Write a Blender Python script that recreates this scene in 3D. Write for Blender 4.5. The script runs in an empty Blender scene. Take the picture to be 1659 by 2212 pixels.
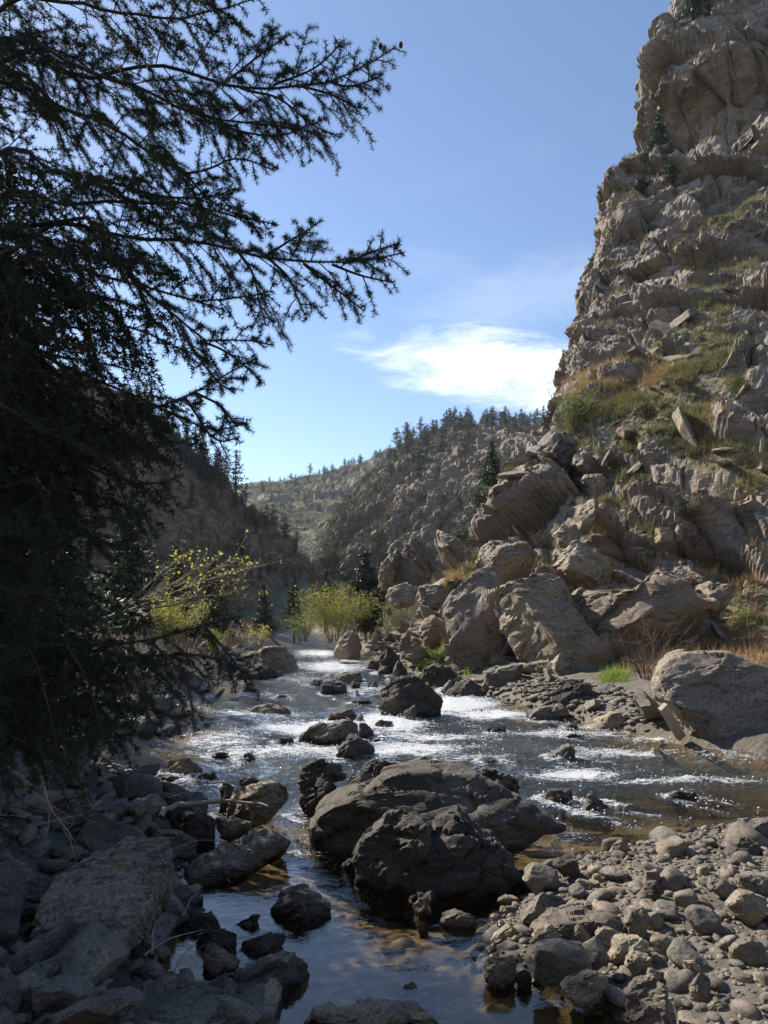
import bpy, bmesh, math, random
import numpy as np

scene = bpy.context.scene
col = scene.collection
R = math.radians

# ------------------------------------------------------------------ camera
CAM_H = 2.6                       # eye height above the pool, metres
FS, CU, HV = 1536.0, 829.5, 1296.0   # focal length, centre column and horizon row on a 1659 x 2212 print
cam_d = bpy.data.cameras.new('camera')
cam = bpy.data.objects.new('camera', cam_d); col.objects.link(cam)
cam.location = (0, 0, CAM_H); cam.rotation_euler = (R(90), 0, 0)
cam_d.sensor_fit = 'VERTICAL'; cam_d.sensor_height = 36.0; cam_d.lens = 36.0 * FS / 2212.0
cam_d.shift_y = (HV - 1106.0) / 2212.0
cam_d.clip_start = 0.05; cam_d.clip_end = 5000
scene.camera = cam

# ------------------------------------------------------------------ sun, sky, exposure
SUN_AZ, SUN_EL = R(-50), R(39)    # azimuth from +Y towards +X
SUN = np.array([math.sin(SUN_AZ) * math.cos(SUN_EL), math.cos(SUN_AZ) * math.cos(SUN_EL), math.sin(SUN_EL)])
sl = bpy.data.lights.new('sun', 'SUN'); sl.energy = 5.0; sl.angle = R(0.53); sl.color = (1.0, 0.93, 0.83)
so = bpy.data.objects.new('sun', sl); col.objects.link(so)
so.rotation_euler = (R(90) - SUN_EL, 0, math.pi - SUN_AZ)

world = bpy.data.worlds.new('World'); scene.world = world; world.use_nodes = True
scene.view_settings.view_transform = 'Standard'; scene.view_settings.look = 'None'
scene.view_settings.exposure = 0.92; scene.view_settings.gamma = 1.0
scene.view_settings.use_curve_mapping = False
try:
    scene.cycles.use_denoising = True
    scene.cycles.denoiser = 'OPENIMAGEDENOISE'
    scene.cycles.max_bounces = 8; scene.cycles.transparent_max_bounces = 24
    scene.cycles.caustics_reflective = False; scene.cycles.caustics_refractive = False
    scene.cycles.sample_clamp_indirect = 4.0
    scene.cycles.volume_bounces = 0
except Exception:
    pass


class NT:
    """small helper to wire shader nodes"""
    def __init__(s, tree):
        s.t = tree; tree.nodes.clear()

    def n(s, kind, props=None, **inp):
        nd = s.t.nodes.new(kind)
        for k, v in (props or {}).items():
            setattr(nd, k, v)
        for k, v in inp.items():
            key = int(k[1:]) if k[0] == 'i' and k[1:].isdigit() else k.replace('_', ' ')
            sock = nd.inputs[key]
            if hasattr(v, 'is_linked'):
                s.t.links.new(v, sock)
            else:
                sock.default_value = v
        return nd

    def math(s, op, a, b=0.0, c=None, clamp=False):
        nd = s.t.nodes.new('ShaderNodeMath'); nd.operation = op; nd.use_clamp = clamp
        for i, v in enumerate((a, b, c)):
            if v is None: continue
            if hasattr(v, 'is_linked'): s.t.links.new(v, nd.inputs[i])
            else: nd.inputs[i].default_value = v
        return nd.outputs[0]

    def mix(s, f, a, b, blend='MIX'):
        nd = s.t.nodes.new('ShaderNodeMix'); nd.data_type = 'RGBA'; nd.blend_type = blend
        for i, v in ((0, f), (6, a), (7, b)):
            if hasattr(v, 'is_linked'): s.t.links.new(v, nd.inputs[i])
            else: nd.inputs[i].default_value = (v if i == 0 else (*v, 1) if len(v) == 3 else v)
        return nd.outputs[2]

    def ss(s, v, lo, hi):
        nd = s.t.nodes.new('ShaderNodeMapRange'); nd.interpolation_type = 'SMOOTHSTEP'
        s.t.links.new(v, nd.inputs[0]); nd.inputs[1].default_value = lo; nd.inputs[2].default_value = hi
        return nd.outputs[0]

    def noise(s, vec, scale, detail=5.0, rough=0.55, dist=0.0):
        nd = s.n('ShaderNodeTexNoise', None, Scale=scale, Detail=detail, Roughness=rough, Distortion=dist)
        s.t.links.new(vec, nd.inputs['Vector'])
        return nd.outputs[0]

    def mapping(s, vec, rot=(0, 0, 0), scale=(1, 1, 1), loc=(0, 0, 0)):
        nd = s.n('ShaderNodeMapping', None, Location=loc, Rotation=rot, Scale=scale)
        s.t.links.new(vec, nd.inputs['Vector'])
        return nd.outputs[0]

    def attr(s, name):
        nd = s.t.nodes.new('ShaderNodeAttribute'); nd.attribute_name = name
        return nd.outputs['Fac']

    def link(s, a, b):
        s.t.links.new(a, b)


w = NT(world.node_tree)
sky = w.n('ShaderNodeTexSky', dict(sky_type='NISHITA', sun_disc=False, sun_elevation=SUN_EL, sun_rotation=SUN_AZ,
                                    altitude=1800.0, air_density=1.0, dust_density=0.9, ozone_density=1.9))
tc = w.n('ShaderNodeTexCoord').outputs['Generated']
sep = w.n('ShaderNodeSeparateXYZ'); w.link(tc, sep.inputs[0])
X_, Y_, Z_ = sep.outputs
# high thin cirrus on a flat layer over the whole sky
zz = w.math('ADD', w.math('MAXIMUM', Z_, 0.0), 0.12)
lay = w.n('ShaderNodeCombineXYZ', None, X=w.math('DIVIDE', X_, zz), Y=w.math('DIVIDE', Y_, zz)).outputs[0]
cir = w.noise(w.mapping(lay, rot=(0, 0, 0.5), scale=(0.55, 1.7, 1)), 1.3, 7, 0.6, 0.6)
cir = w.math('MULTIPLY', w.ss(cir, 0.56, 0.9), 0.16)
# one low white cloud standing over the far ridge: an ellipse in direction space, frayed by noise
yy = w.math('MAXIMUM', Y_, 0.05)
a_ = w.math('DIVIDE', X_, yy); e_ = w.math('DIVIDE', Z_, yy)
ae = w.n('ShaderNodeCombineXYZ', None, X=a_, Y=e_).outputs[0]
fray = w.noise(w.mapping(ae, scale=(8, 26, 1), rot=(0, 0, 0.16)), 1.0, 10, 0.68, 0.7)
fray2 = w.noise(w.mapping(ae, scale=(2.4, 8, 1), rot=(0, 0, 0.2)), 1.0, 4, 0.5, 0.2)
def ell(ca, ce, ra, re, tilt):
    da = w.math('SUBTRACT', a_, ca)
    de = w.math('SUBTRACT', w.math('SUBTRACT', e_, ce), w.math('MULTIPLY', da, tilt))
    q = w.math('ADD', w.math('POWER', w.math('ABSOLUTE', w.math('DIVIDE', da, ra)), 2.0),
               w.math('POWER', w.math('ABSOLUTE', w.math('DIVIDE', de, re)), 2.0))
    return q
q1 = w.math('ADD', ell(0.205, 0.318, 0.215, 0.052, -0.16), w.math('MULTIPLY', w.math('SUBTRACT', fray, 0.5), 4.0))
q1 = w.math('ADD', q1, w.math('MULTIPLY', w.math('SUBTRACT', fray2, 0.5), 1.6))
c1 = w.math('MULTIPLY', w.ss(w.math('MULTIPLY', q1, -1.0), -1.7, 0.6), 0.92)
q2 = w.math('ADD', ell(0.20, 0.43, 0.20, 0.06, 0.25), w.math('MULTIPLY', w.math('SUBTRACT', fray, 0.5), 2.2))
c2 = w.math('MULTIPLY', w.ss(w.math('MULTIPLY', q2, -1.0), -1.2, 0.3), 0.14)
cl = w.math('MAXIMUM', w.math('MAXIMUM', c1, c2), cir)
skyc = w.mix(cl, sky.outputs[0], (7.6, 7.9, 8.3))
bg = w.n('ShaderNodeBackground', None, Strength=0.108, Color=skyc)
w.link(bg.outputs[0], w.n('ShaderNodeOutputWorld').inputs[0])

# ------------------------------------------------------------------ numpy noise
M32 = np.uint32
def _h(ix, iy, iz, seed):
    h = (ix.astype(np.int64) * 374761393 + iy.astype(np.int64) * 668265263 + iz.astype(np.int64) * 1440662683 + seed * 974634777) & 0xFFFFFFFF
    h = h.astype(np.uint32)
    h ^= h >> M32(15); h *= M32(2246822519); h ^= h >> M32(13); h *= M32(3266489917); h ^= h >> M32(16)
    return h
def _f(h):
    return (h & M32(0xFFFFFF)).astype(np.float32) / np.float32(16777216.0)

def vnoise(P, seed=0):
    P = np.asarray(P, np.float32); I = np.floor(P); F = P - I
    F = F * F * F * (F * (F * 6 - 15) + 10); I = I.astype(np.int64)
    out = 0
    for dx in (0, 1):
        wx = F[:, 0] if dx else 1 - F[:, 0]
        for dy in (0, 1):
            wy = F[:, 1] if dy else 1 - F[:, 1]
            for dz in (0, 1):
                wz = F[:, 2] if dz else 1 - F[:, 2]
                out = out + wx * wy * wz * _f(_h(I[:, 0] + dx, I[:, 1] + dy, I[:, 2] + dz, seed))
    return out * 2 - 1

def fbm(P, octv=4, gain=0.5, seed=0):
    P = np.asarray(P, np.float32); a, s, o = 1.0, 0.0, 0.0
    for i in range(octv):
        o = o + a * vnoise(P, seed + i * 17); s += a; a *= gain; P = P * 2.03 + 11.7
    return o / s

def facets(P, seed=0, jit=0.95):
    """blocky cells: returns offset (random tilted plane per cell) and crack distance"""
    P = np.asarray(P, np.float32); I = np.floor(P).astype(np.int64)
    n = len(P); d1 = np.full(n, 9e9, np.float32); d2 = d1.copy()
    off = np.zeros(n, np.float32); g = np.zeros((n, 3), np.float32); dl = np.zeros((n, 3), np.float32)
    for dx in (-1, 0, 1):
        for dy in (-1, 0, 1):
            for dz in (-1, 0, 1):
                cx, cy, cz = I[:, 0] + dx, I[:, 1] + dy, I[:, 2] + dz
                h = _h(cx, cy, cz, seed); r1 = _f(h); h2 = h * M32(2654435761) ^ (h >> M32(9)); r2 = _f(h2)
                h3 = h2 * M32(2246822519) ^ (h2 >> M32(11)); r3 = _f(h3)
                D = np.stack([P[:, 0] - cx - 0.5 - (r1 - .5) * jit, P[:, 1] - cy - 0.5 - (r2 - .5) * jit,
                              P[:, 2] - cz - 0.5 - (r3 - .5) * jit], 1).astype(np.float32)
                d = (D * D).sum(1)
                m = d < d1
                d2 = np.where(m, d1, np.minimum(d2, d)); d1 = np.where(m, d, d1)
                dl[m] = D[m]
                h4 = h3 * M32(3266489917) ^ (h3 >> M32(7))
                off[m] = _f(h4)[m]
                g[m, 0] = r2[m] - .5; g[m, 1] = r3[m] - .5; g[m, 2] = r1[m] - .5
    return (off - .5) * 0.8 + (g * dl).sum(1) * 2.4, np.sqrt(d2) - np.sqrt(d1)

# ------------------------------------------------------------------ mesh helpers
def mk_mesh(name, V, F, smooth=True, attrs=None, sharp=None):
    V = np.ascontiguousarray(V, np.float32); F = np.ascontiguousarray(F, np.int32)
    me = bpy.data.meshes.new(name); k = F.shape[1]
    me.vertices.add(len(V)); me.vertices.foreach_set('co', V.ravel())
    me.loops.add(F.size); me.loops.foreach_set('vertex_index', F.ravel())
    me.polygons.add(len(F)); me.polygons.foreach_set('loop_start', np.arange(0, F.size, k, dtype=np.int32))
    me.polygons.foreach_set('loop_total', np.full(len(F), k, np.int32))
    me.update(calc_edges=True)
    me.polygons.foreach_set('use_smooth', np.full(len(F), smooth, bool))
    if sharp: me.set_sharp_from_angle(angle=R(sharp))
    for an, av in (attrs or {}).items():
        at = me.attributes.new(an, 'FLOAT', 'POINT'); at.data.foreach_set('value', np.ascontiguousarray(av, np.float32))
    return me

def obj(name, me, mat=None, parent=None, loc=None):
    if mat is not None:
        for m in (mat if isinstance(mat, (list, tuple)) else [mat]):
            me.materials.append(m)
    o = bpy.data.objects.new(name, me); col.objects.link(o)
    if parent is not None: o.parent = parent
    if loc is not None: o.location = loc
    return o

def tag(o, label=None, cat=None, group=None, kind=None):
    if label: o['label'] = label
    if cat: o['category'] = cat
    if group: o['group'] = group
    if kind: o['kind'] = kind
    return o

def empty(name, loc, label=None, cat=None, group=None):
    o = bpy.data.objects.new(name, None); col.objects.link(o); o.location = loc
    o.empty_display_size = 0.1
    return tag(o, label, cat, group)

def vnormals(V, F):
    N = np.zeros_like(V)
    a, b, c = V[F[:, 0]], V[F[:, 1]], V[F[:, 2]]
    fn = np.cross(b - a, c - a)
    for i in range(F.shape[1]):
        for k in range(3):
            N[:, k] += np.bincount(F[:, i], fn[:, k], len(V))
    return N / np.maximum(1e-9, np.linalg.norm(N, axis=1))[:, None]

def grid_faces(nr, nc):
    i = np.arange(nr * nc).reshape(nr, nc)
    return np.stack([i[:-1, :-1].ravel(), i[:-1, 1:].ravel(), i[1:, 1:].ravel(), i[1:, :-1].ravel()], 1)

def at(u, v, d):
    """print pixel + distance along Y -> point"""
    return np.array([(u - CU) / FS * d, d, CAM_H + (HV - v) / FS * d])
def on_z(u, v, z=0.0):
    d = (CAM_H - z) * FS / (v - HV); return np.array([(u - CU) / FS * d, d, z])
def to_uv(P):
    return CU + FS * P[:, 0] / P[:, 1], HV - FS * (P[:, 2] - CAM_H) / P[:, 1]
def rotm(ax, ay, az):
    cx, sx, cy, sy, cz, sz = math.cos(ax), math.sin(ax), math.cos(ay), math.sin(ay), math.cos(az), math.sin(az)
    return (np.array([[cz, -sz, 0], [sz, cz, 0], [0, 0, 1]]) @ np.array([[cy, 0, sy], [0, 1, 0], [-sy, 0, cy]])
            @ np.array([[1, 0, 0], [0, cx, -sx], [0, sx, cx]]))

def inpoly(x, y, poly):
    c = np.zeros(x.shape, bool); n = len(poly)
    for i in range(n):
        x1, y1 = poly[i]; x2, y2 = poly[(i + 1) % n]
        if y1 == y2: continue
        m = ((y1 > y) != (y2 > y)) & (x < (x2 - x1) * (y - y1) / (y2 - y1) + x1)
        c ^= m
    return c
def sdf(x, y, poly):
    d = np.full(x.shape, 1e9); n = len(poly)
    for i in range(n):
        x1, y1 = poly[i]; x2, y2 = poly[(i + 1) % n]
        ex, ey = x2 - x1, y2 - y1
        t = np.clip(((x - x1) * ex + (y - y1) * ey) / (ex * ex + ey * ey + 1e-12), 0, 1)
        d = np.minimum(d, (x - x1 - t * ex) ** 2 + (y - y1 - t * ey) ** 2)
    d = np.sqrt(d)
    return np.where(inpoly(x, y, poly), -d, d)
def sm(x, a, b):
    t = np.clip((x - a) / (b - a), 0, 1); return t * t * (3 - 2 * t)

# ------------------------------------------------------------------ materials
def new_mat(name):
    m = bpy.data.materials.new(name); m.use_nodes = True
    return m, NT(m.node_tree)
def out(t, sh, disp=None):
    o = t.n('ShaderNodeOutputMaterial'); t.link(sh, o.inputs[0])

def rock_mat(name, c1, c2, c3, scale=1.0, bump=0.7, lichen=0.0, wet=0.0, soil=None, var=0.3, rough=0.85, strata=(0.5, 0.25, 0.3), rust=None):
    m, t = new_mat(name)
    pos = t.n('ShaderNodeNewGeometry').outputs['Position']
    rnd = t.n('ShaderNodeObjectInfo').outputs['Random']
    mp = t.mapping(pos, rot=strata, scale=(0.8 * scale, 0.8 * scale, 3.0 * scale))
    n1 = t.noise(pos, 0.55 * scale, 7, 0.62, 0.4)
    n2 = t.noise(mp, 2.2, 9, 0.68, 0.8)
    n3 = t.noise(pos, 26 * scale, 6, 0.7)
    c = t.mix(t.ss(n1, 0.36, 0.66), c1, c2)
    c = t.mix(t.math('MULTIPLY', t.ss(n2, 0.42, 0.72), 0.75), c, c3)
    c = t.mix(0.8, c, t.mix(t.ss(n3, 0.28, 0.75), (0.35, 0.34, 0.33), (1.55, 1.53, 1.5)), 'MULTIPLY')
    n4 = t.noise(mp, 1.1, 4, 0.55, 1.2)
    seam = t.math('SUBTRACT', 1.0, t.ss(t.math('ABSOLUTE', t.math('SUBTRACT', n4, 0.5)), 0.0, 0.016))
    seam = t.math('MULTIPLY', seam, t.ss(t.noise(pos, 1.6 * scale, 3), 0.40, 0.52))
    c = t.mix(t.math('MULTIPLY', seam, 0.75), c, (0.03, 0.027, 0.024))
    if rust:
        c = t.mix(t.math('MULTIPLY', t.ss(t.noise(pos, 0.23 * scale, 6, 0.6, 1.0), 0.5, 0.7), 0.6), c, rust)
    if lichen:
        l = t.math('MULTIPLY', t.ss(t.noise(pos, 5 * scale, 8, 0.7), 0.55, 0.68), lichen)
        c = t.mix(l, c, (0.20, 0.20, 0.13))
    v = t.math('ADD', t.math('MULTIPLY', rnd, var), 1 - var * 0.5)
    vc = t.n('ShaderNodeCombineXYZ', None, X=v, Y=v, Z=t.math('MULTIPLY', v, t.math('ADD', t.math('MULTIPLY', rnd, -0.12 * (var > 0)), 1.06))).outputs[0]
    c = t.mix(1.0, c, vc, 'MULTIPLY')
    rg = rough
    if soil:
        nz = t.n('ShaderNodeSeparateXYZ'); t.link(t.n('ShaderNodeNewGeometry').outputs['Normal'], nz.inputs[0])
        a = t.math('ADD', t.attr('soil'), t.math('MULTIPLY', t.math('SUBTRACT', n2, 0.5), 0.9))
        a = t.math('MULTIPLY', t.ss(a, 0.35, 0.75), t.ss(nz.outputs[2], 0.25, 0.6))
        sc = t.mix(t.ss(t.noise(pos, 1.4, 6, 0.6), 0.35, 0.65), soil[0], soil[1])
        sc = t.mix(0.6, sc, t.mix(t.ss(n3, 0.2, 0.8), (0.4, 0.4, 0.4), (1.5, 1.5, 1.5)), 'MULTIPLY')
        c = t.mix(a, c, sc)
    if wet:
        pz = t.n('ShaderNodeSeparateXYZ'); t.link(pos, pz.inputs[0])
        wl = t.math('ADD', pz.outputs[2], t.math('MULTIPLY', t.math('SUBTRACT', t.noise(pos, 4.0, 5, 0.6), 0.5), -0.25))
        wf = t.math('SUBTRACT', 1.0, t.ss(wl, 0.02 * wet, 0.16 * wet))
        c = t.mix(wf, c, t.mix(1.0, c, (0.28, 0.25, 0.21), 'MULTIPLY'))
        rg = t.math('SUBTRACT', rough, t.math('MULTIPLY', wf, 0.5))
    h = t.math('ADD', t.math('MULTIPLY', t.noise(mp, 3.5, 10, 0.66, 0.6), 0.6), t.math('MULTIPLY', t.noise(pos, 14 * scale, 8, 0.7), 0.4))
    h = t.math('SUBTRACT', h, t.math('MULTIPLY', seam, 0.25))
    b = t.n('ShaderNodeBump', None, Strength=bump, Distance=0.10 / scale, Height=h).outputs[0]
    p = t.n('ShaderNodeBsdfPrincipled', None, Base_Color=c, Roughness=rg, Normal=b)
    p.inputs['Specular IOR Level'].default_value = 0.3
    out(t, p.outputs[0])
    return m

MAT = {}
MAT['cliff'] = rock_mat('cliff_rock', (0.225, 0.19, 0.15), (0.33, 0.28, 0.225), (0.11, 0.095, 0.078), 0.7, 0.4, 0.4, 0,
                        ((0.13, 0.115, 0.06), (0.20, 0.165, 0.085)), 0.0, rust=(0.27, 0.195, 0.13))
MAT['foot'] = rock_mat('foot_boulder_rock', (0.235, 0.195, 0.15), (0.30, 0.25, 0.195), (0.15, 0.125, 0.10), 0.8, 0.5, 0.3, 0, None, 0.25, rust=(0.24, 0.16, 0.10))
MAT['grey'] = rock_mat('river_boulder_rock', (0.14, 0.128, 0.11), (0.195, 0.178, 0.152), (0.085, 0.078, 0.069), 1.5, 0.45, 0.15, 1.0, None, 0.35)
MAT['dark'] = rock_mat('dark_schist', (0.066, 0.058, 0.050), (0.098, 0.086, 0.073), (0.038, 0.034, 0.030), 1.8, 0.5, 0.06, 0.7, None, 0.5)
MAT['rubble'] = rock_mat('shaded_rubble', (0.125, 0.112, 0.098), (0.185, 0.168, 0.147), (0.07, 0.063, 0.055), 1.8, 0.6, 0.06, 0.6, None, 0.6)
MAT['slab'] = rock_mat('grey_schist_slab', (0.24, 0.222, 0.198), (0.32, 0.30, 0.268), (0.14, 0.13, 0.116), 1.6, 0.9, 0.08, 0.0, None, 0.0, strata=(0.9, 0.3, 0.9))
MAT['cobble'] = rock_mat('river_cobble', (0.19, 0.158, 0.118), (0.26, 0.218, 0.165), (0.115, 0.098, 0.077), 3.0, 0.3, 0.0, 0.45, None, 0.75, 0.75)
_dim = 1
MAT['hill'] = rock_mat('hill_rock', (0.20, 0.152, 0.105), (0.29, 0.228, 0.165), (0.105, 0.08, 0.057), 0.3, 0.4, 0.3, 0,
                       ((0.085, 0.082, 0.042), (0.14, 0.122, 0.066)), 0.0)

def ground_mat():
    m, t = new_mat('river_ground')
    pos = t.n('ShaderNodeNewGeometry').outputs['Position']
    n1 = t.noise(pos, 1.2, 7, 0.6, 0.3)
    vo = t.n('ShaderNodeTexVoronoi', None, Scale=9.0); t.link(pos, vo.inputs['Vector'])
    vr = t.n('ShaderNodeSeparateXYZ'); t.link(vo.outputs['Color'], vr.inputs[0])
    bed = t.mix(t.ss(n1, 0.35, 0.65), (0.105, 0.082, 0.048), (0.18, 0.143, 0.088))
    bed = t.mix(0.5, bed, t.mix(vr.outputs[0], (0.4, 0.4, 0.4), (1.5, 1.4, 1.3)), 'MULTIPLY')
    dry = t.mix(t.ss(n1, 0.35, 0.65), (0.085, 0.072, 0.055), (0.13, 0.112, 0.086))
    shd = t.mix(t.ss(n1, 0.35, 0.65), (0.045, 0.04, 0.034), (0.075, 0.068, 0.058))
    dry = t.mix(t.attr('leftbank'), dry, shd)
    grs = t.mix(t.ss(t.noise(pos, 0.4, 5, 0.6), 0.4, 0.6), (0.07, 0.075, 0.03), (0.13, 0.115, 0.06))
    dry = t.mix(t.attr('farland'), dry, grs)
    pz = t.n('ShaderNodeSeparateXYZ'); t.link(pos, pz.inputs[0])
    c = t.mix(t.ss(pz.outputs[2], -0.03, 0.05), bed, dry)
    h = t.math('ADD', t.math('MULTIPLY', vo.outputs['Distance'], -0.8), t.noise(pos, 18, 7, 0.65))
    b = t.n('ShaderNodeBump', None, Strength=0.6, Distance=0.05, Height=h).outputs[0]
    p = t.n('ShaderNodeBsdfPrincipled', None, Base_Color=c, Roughness=0.85, Normal=b)
    out(t, p.outputs[0]); return m
MAT['ground'] = ground_mat()

def water_mat():
    m, t = new_mat('river_water')
    pos = t.n('ShaderNodeNewGeometry').outputs['Position']
    chop = t.attr('chop'); foam = t.attr('foam')
    flow = t.mapping(pos, rot=(0, 0, -0.25), scale=(0.55, 1.0, 1.0))
    r1 = t.noise(flow, 4.0, 3, 0.5, 0.4); r2 = t.noise(flow, 11.0, 3, 0.6, 0.5); r3 = t.noise(pos, 42.0, 2, 0.5)
    h = t.math('ADD', t.math('MULTIPLY', r1, 0.55), t.math('ADD', t.math('MULTIPLY', r2, 0.32), t.math('MULTIPLY', r3, 0.08)))
    b = t.n('ShaderNodeBump', None, Strength=t.math('ADD', t.math('MULTIPLY', chop, 0.93), 0.022), Distance=0.34, Height=h).outputs[0]
    dt = t.n('ShaderNodeVectorMath', dict(operation='DOT_PRODUCT')); t.link(b, dt.inputs[0]); t.link(t.n('ShaderNodeNewGeometry').outputs['Incoming'], dt.inputs[1])
    fr = t.math('SUBTRACT', 1.0, t.math('ABSOLUTE', dt.outputs['Value']), clamp=True)
    fr = t.math('ADD', 0.07, t.math('MULTIPLY', t.math('POWER', fr, 4.5), 0.93))     # Schlick, the same from above and below
    gl = t.n('ShaderNodeBsdfGlossy', None, Color=(1, 1, 1, 1), Roughness=t.math('ADD', t.math('MULTIPLY', chop, 0.03), 0.02), Normal=b).outputs[0]
    tint = t.mix(t.attr('deep'), (0.83, 0.77, 0.63), (0.22, 0.26, 0.24))
    tr = t.n('ShaderNodeBsdfTransparent', None, Color=tint).outputs[0]
    body = t.n('ShaderNodeBsdfDiffuse', None, Color=(0.045, 0.055, 0.05, 1), Normal=b).outputs[0]
    inner = t.n('ShaderNodeMixShader', None, Fac=t.math('MULTIPLY', t.attr('deep'), 0.55)); t.link(tr, inner.inputs[1]); t.link(body, inner.inputs[2])
    s1 = t.n('ShaderNodeMixShader', None, Fac=fr); t.link(inner.outputs[0], s1.inputs[1]); t.link(gl, s1.inputs[2])
    streak = t.noise(t.mapping(pos, rot=(0, 0, 0.12), scale=(1.2, 4.2, 1.0)), 2.0, 8, 0.72, 0.8)
    fine = t.noise(t.mapping(pos, scale=(1.0, 1.5, 1.0)), 22.0, 7, 0.78, 0.3)
    ff = t.math('ADD', foam, t.math('ADD', t.math('MULTIPLY', t.math('SUBTRACT', streak, 0.5), 1.7), t.math('MULTIPLY', t.math('SUBTRACT', fine, 0.5), 2.2)))
    ff = t.math('MULTIPLY', t.ss(ff, 0.46, 0.68), t.ss(foam, 0.02, 0.2))
    fb = t.n('ShaderNodeBump', None, Strength=0.9, Distance=0.08, Height=t.math('ADD', fine, streak)).outputs[0]
    wh = t.n('ShaderNodeBsdfPrincipled', None, Base_Color=(0.80, 0.82, 0.83, 1), Roughness=0.35, Normal=fb).outputs[0]
    s2 = t.n('ShaderNodeMixShader', None, Fac=ff); t.link(s1.outputs[0], s2.inputs[1]); t.link(wh, s2.inputs[2])
    out(t, s2.outputs[0]); return m
MAT['water'] = water_mat()

def leaf_mat(name, c1, c2, trans=0.35, var=0.4):
    m, t = new_mat(name)
    pos = t.n('ShaderNodeNewGeometry').outputs['Position']
    rnd = t.n('ShaderNodeObjectInfo').outputs['Random']
    isl = t.n('ShaderNodeNewGeometry').outputs['Random Per Island']
    c = t.mix(t.math('ADD', t.math('MULTIPLY', isl, 0.6), t.math('MULTIPLY', rnd, 0.4)), c1, c2)
    v = t.math('ADD', t.math('MULTIPLY', rnd, var), 1 - var / 2)
    c = t.mix(1.0, c, t.n('ShaderNodeCombineXYZ', None, X=v, Y=v, Z=v).outputs[0], 'MULTIPLY')
    d = t.n('ShaderNodeBsdfPrincipled', None, Base_Color=c, Roughness=0.6).outputs[0]
    tr = t.n('ShaderNodeBsdfTranslucent', None, Color=c).outputs[0]
    s = t.n('ShaderNodeMixShader', None, Fac=trans); t.link(d, s.inputs[1]); t.link(tr, s.inputs[2])
    out(t, s.outputs[0]); return m
MAT['needle'] = leaf_mat('fir_needles', (0.022, 0.036, 0.020), (0.045, 0.062, 0.030), 0.25)
MAT['pine'] = leaf_mat('pine_needles', (0.030, 0.046, 0.026), (0.060, 0.075, 0.038), 0.25)
MAT['farpine'] = leaf_mat('far_pine_needles', (0.026, 0.042, 0.026), (0.055, 0.072, 0.040), 0.2)
MAT['willow'] = leaf_mat('willow_leaves', (0.24, 0.25, 0.05), (0.42, 0.40, 0.09), 0.5)
MAT['yellow'] = leaf_mat('yellow_leaves', (0.30, 0.31, 0.05), (0.48, 0.44, 0.07), 0.5)
MAT['green'] = leaf_mat('green_leaves', (0.12, 0.16, 0.04), (0.22, 0.24, 0.07), 0.45)
MAT['grass'] = leaf_mat('dry_grass', (0.15, 0.16, 0.06), (0.29, 0.26, 0.11), 0.4)
MAT['lush'] = leaf_mat('fresh_grass', (0.14, 0.21, 0.03), (0.24, 0.31, 0.06), 0.5)
MAT['orange'] = leaf_mat('russet_grass', (0.27, 0.165, 0.07), (0.38, 0.245, 0.105), 0.4)
MAT['brush'] = leaf_mat('dry_brush', (0.12, 0.085, 0.06), (0.20, 0.15, 0.11), 0.1)
MAT['sage'] = leaf_mat('sage_leaves', (0.10, 0.105, 0.06), (0.18, 0.17, 0.09), 0.3)

def plain(name, c1, c2, scale=8, rough=0.85, bump=0.4):
    m, t = new_mat(name)
    pos = t.n('ShaderNodeNewGeometry').outputs['Position']
    n = t.noise(t.mapping(pos, scale=(1, 1, 0.35)), scale, 7, 0.65)
    b = t.n('ShaderNodeBump', None, Strength=bump, Distance=0.02, Height=n).outputs[0]
    p = t.n('ShaderNodeBsdfPrincipled', None, Base_Color=t.mix(t.ss(n, 0.3, 0.7), c1, c2), Roughness=rough, Normal=b)
    out(t, p.outputs[0]); return m
MAT['bark'] = plain('fir_bark', (0.035, 0.028, 0.022), (0.075, 0.06, 0.048), 14)
MAT['palebark'] = plain('pale_bark', (0.20, 0.17, 0.14), (0.34, 0.30, 0.25), 18)
MAT['drift'] = plain('driftwood', (0.20, 0.17, 0.13), (0.34, 0.30, 0.24), 18)
MAT['timber'] = plain('split_timber', (0.36, 0.30, 0.21), (0.50, 0.43, 0.32), 18)

# ================================================================== ground and water
WP = [on_z(*p)[:2] for p in [(600, 1388), (545, 1408), (500, 1440), (450, 1475), (385, 1525), (290, 1600), (240, 1690), (335, 1722), (430, 1770),
      (345, 1800), (385, 1850), (392, 1915), (425, 1960), (375, 2010), (345, 2060), (335, 2120), (400, 2165), (470, 2155), (600, 2195), (640, 2330)]]
WP += [on_z(*p)[:2] for p in [(1300, 2330), (1345, 2215), (1260, 2150), (1090, 2115), (1050, 2060), (1075, 1990), (1130, 1930), (1175, 1880), (1300, 1840),
      (1440, 1815), (1545, 1788), (1700, 1780)]]
WP += [np.array(p) for p in [(7.5, 8.6), (12, 8.8), (40, 8.0), (40, 14.5), (12, 12.8)]]
WP += [on_z(*p)[:2] for p in [(1659, 1640), (1450, 1602), (1300, 1566), (1170, 1536), (1060, 1502), (960, 1480), (880, 1455), (830, 1430), (790, 1405), (765, 1391)]]
WP += [np.array(p) for p in [(-3.0, 52), (-9, 64), (-20, 72), (-22, 66), (-13, 58), (-7.5, 48)]]
WP = [(float(p[0]), float(p[1])) for p in WP]

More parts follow.
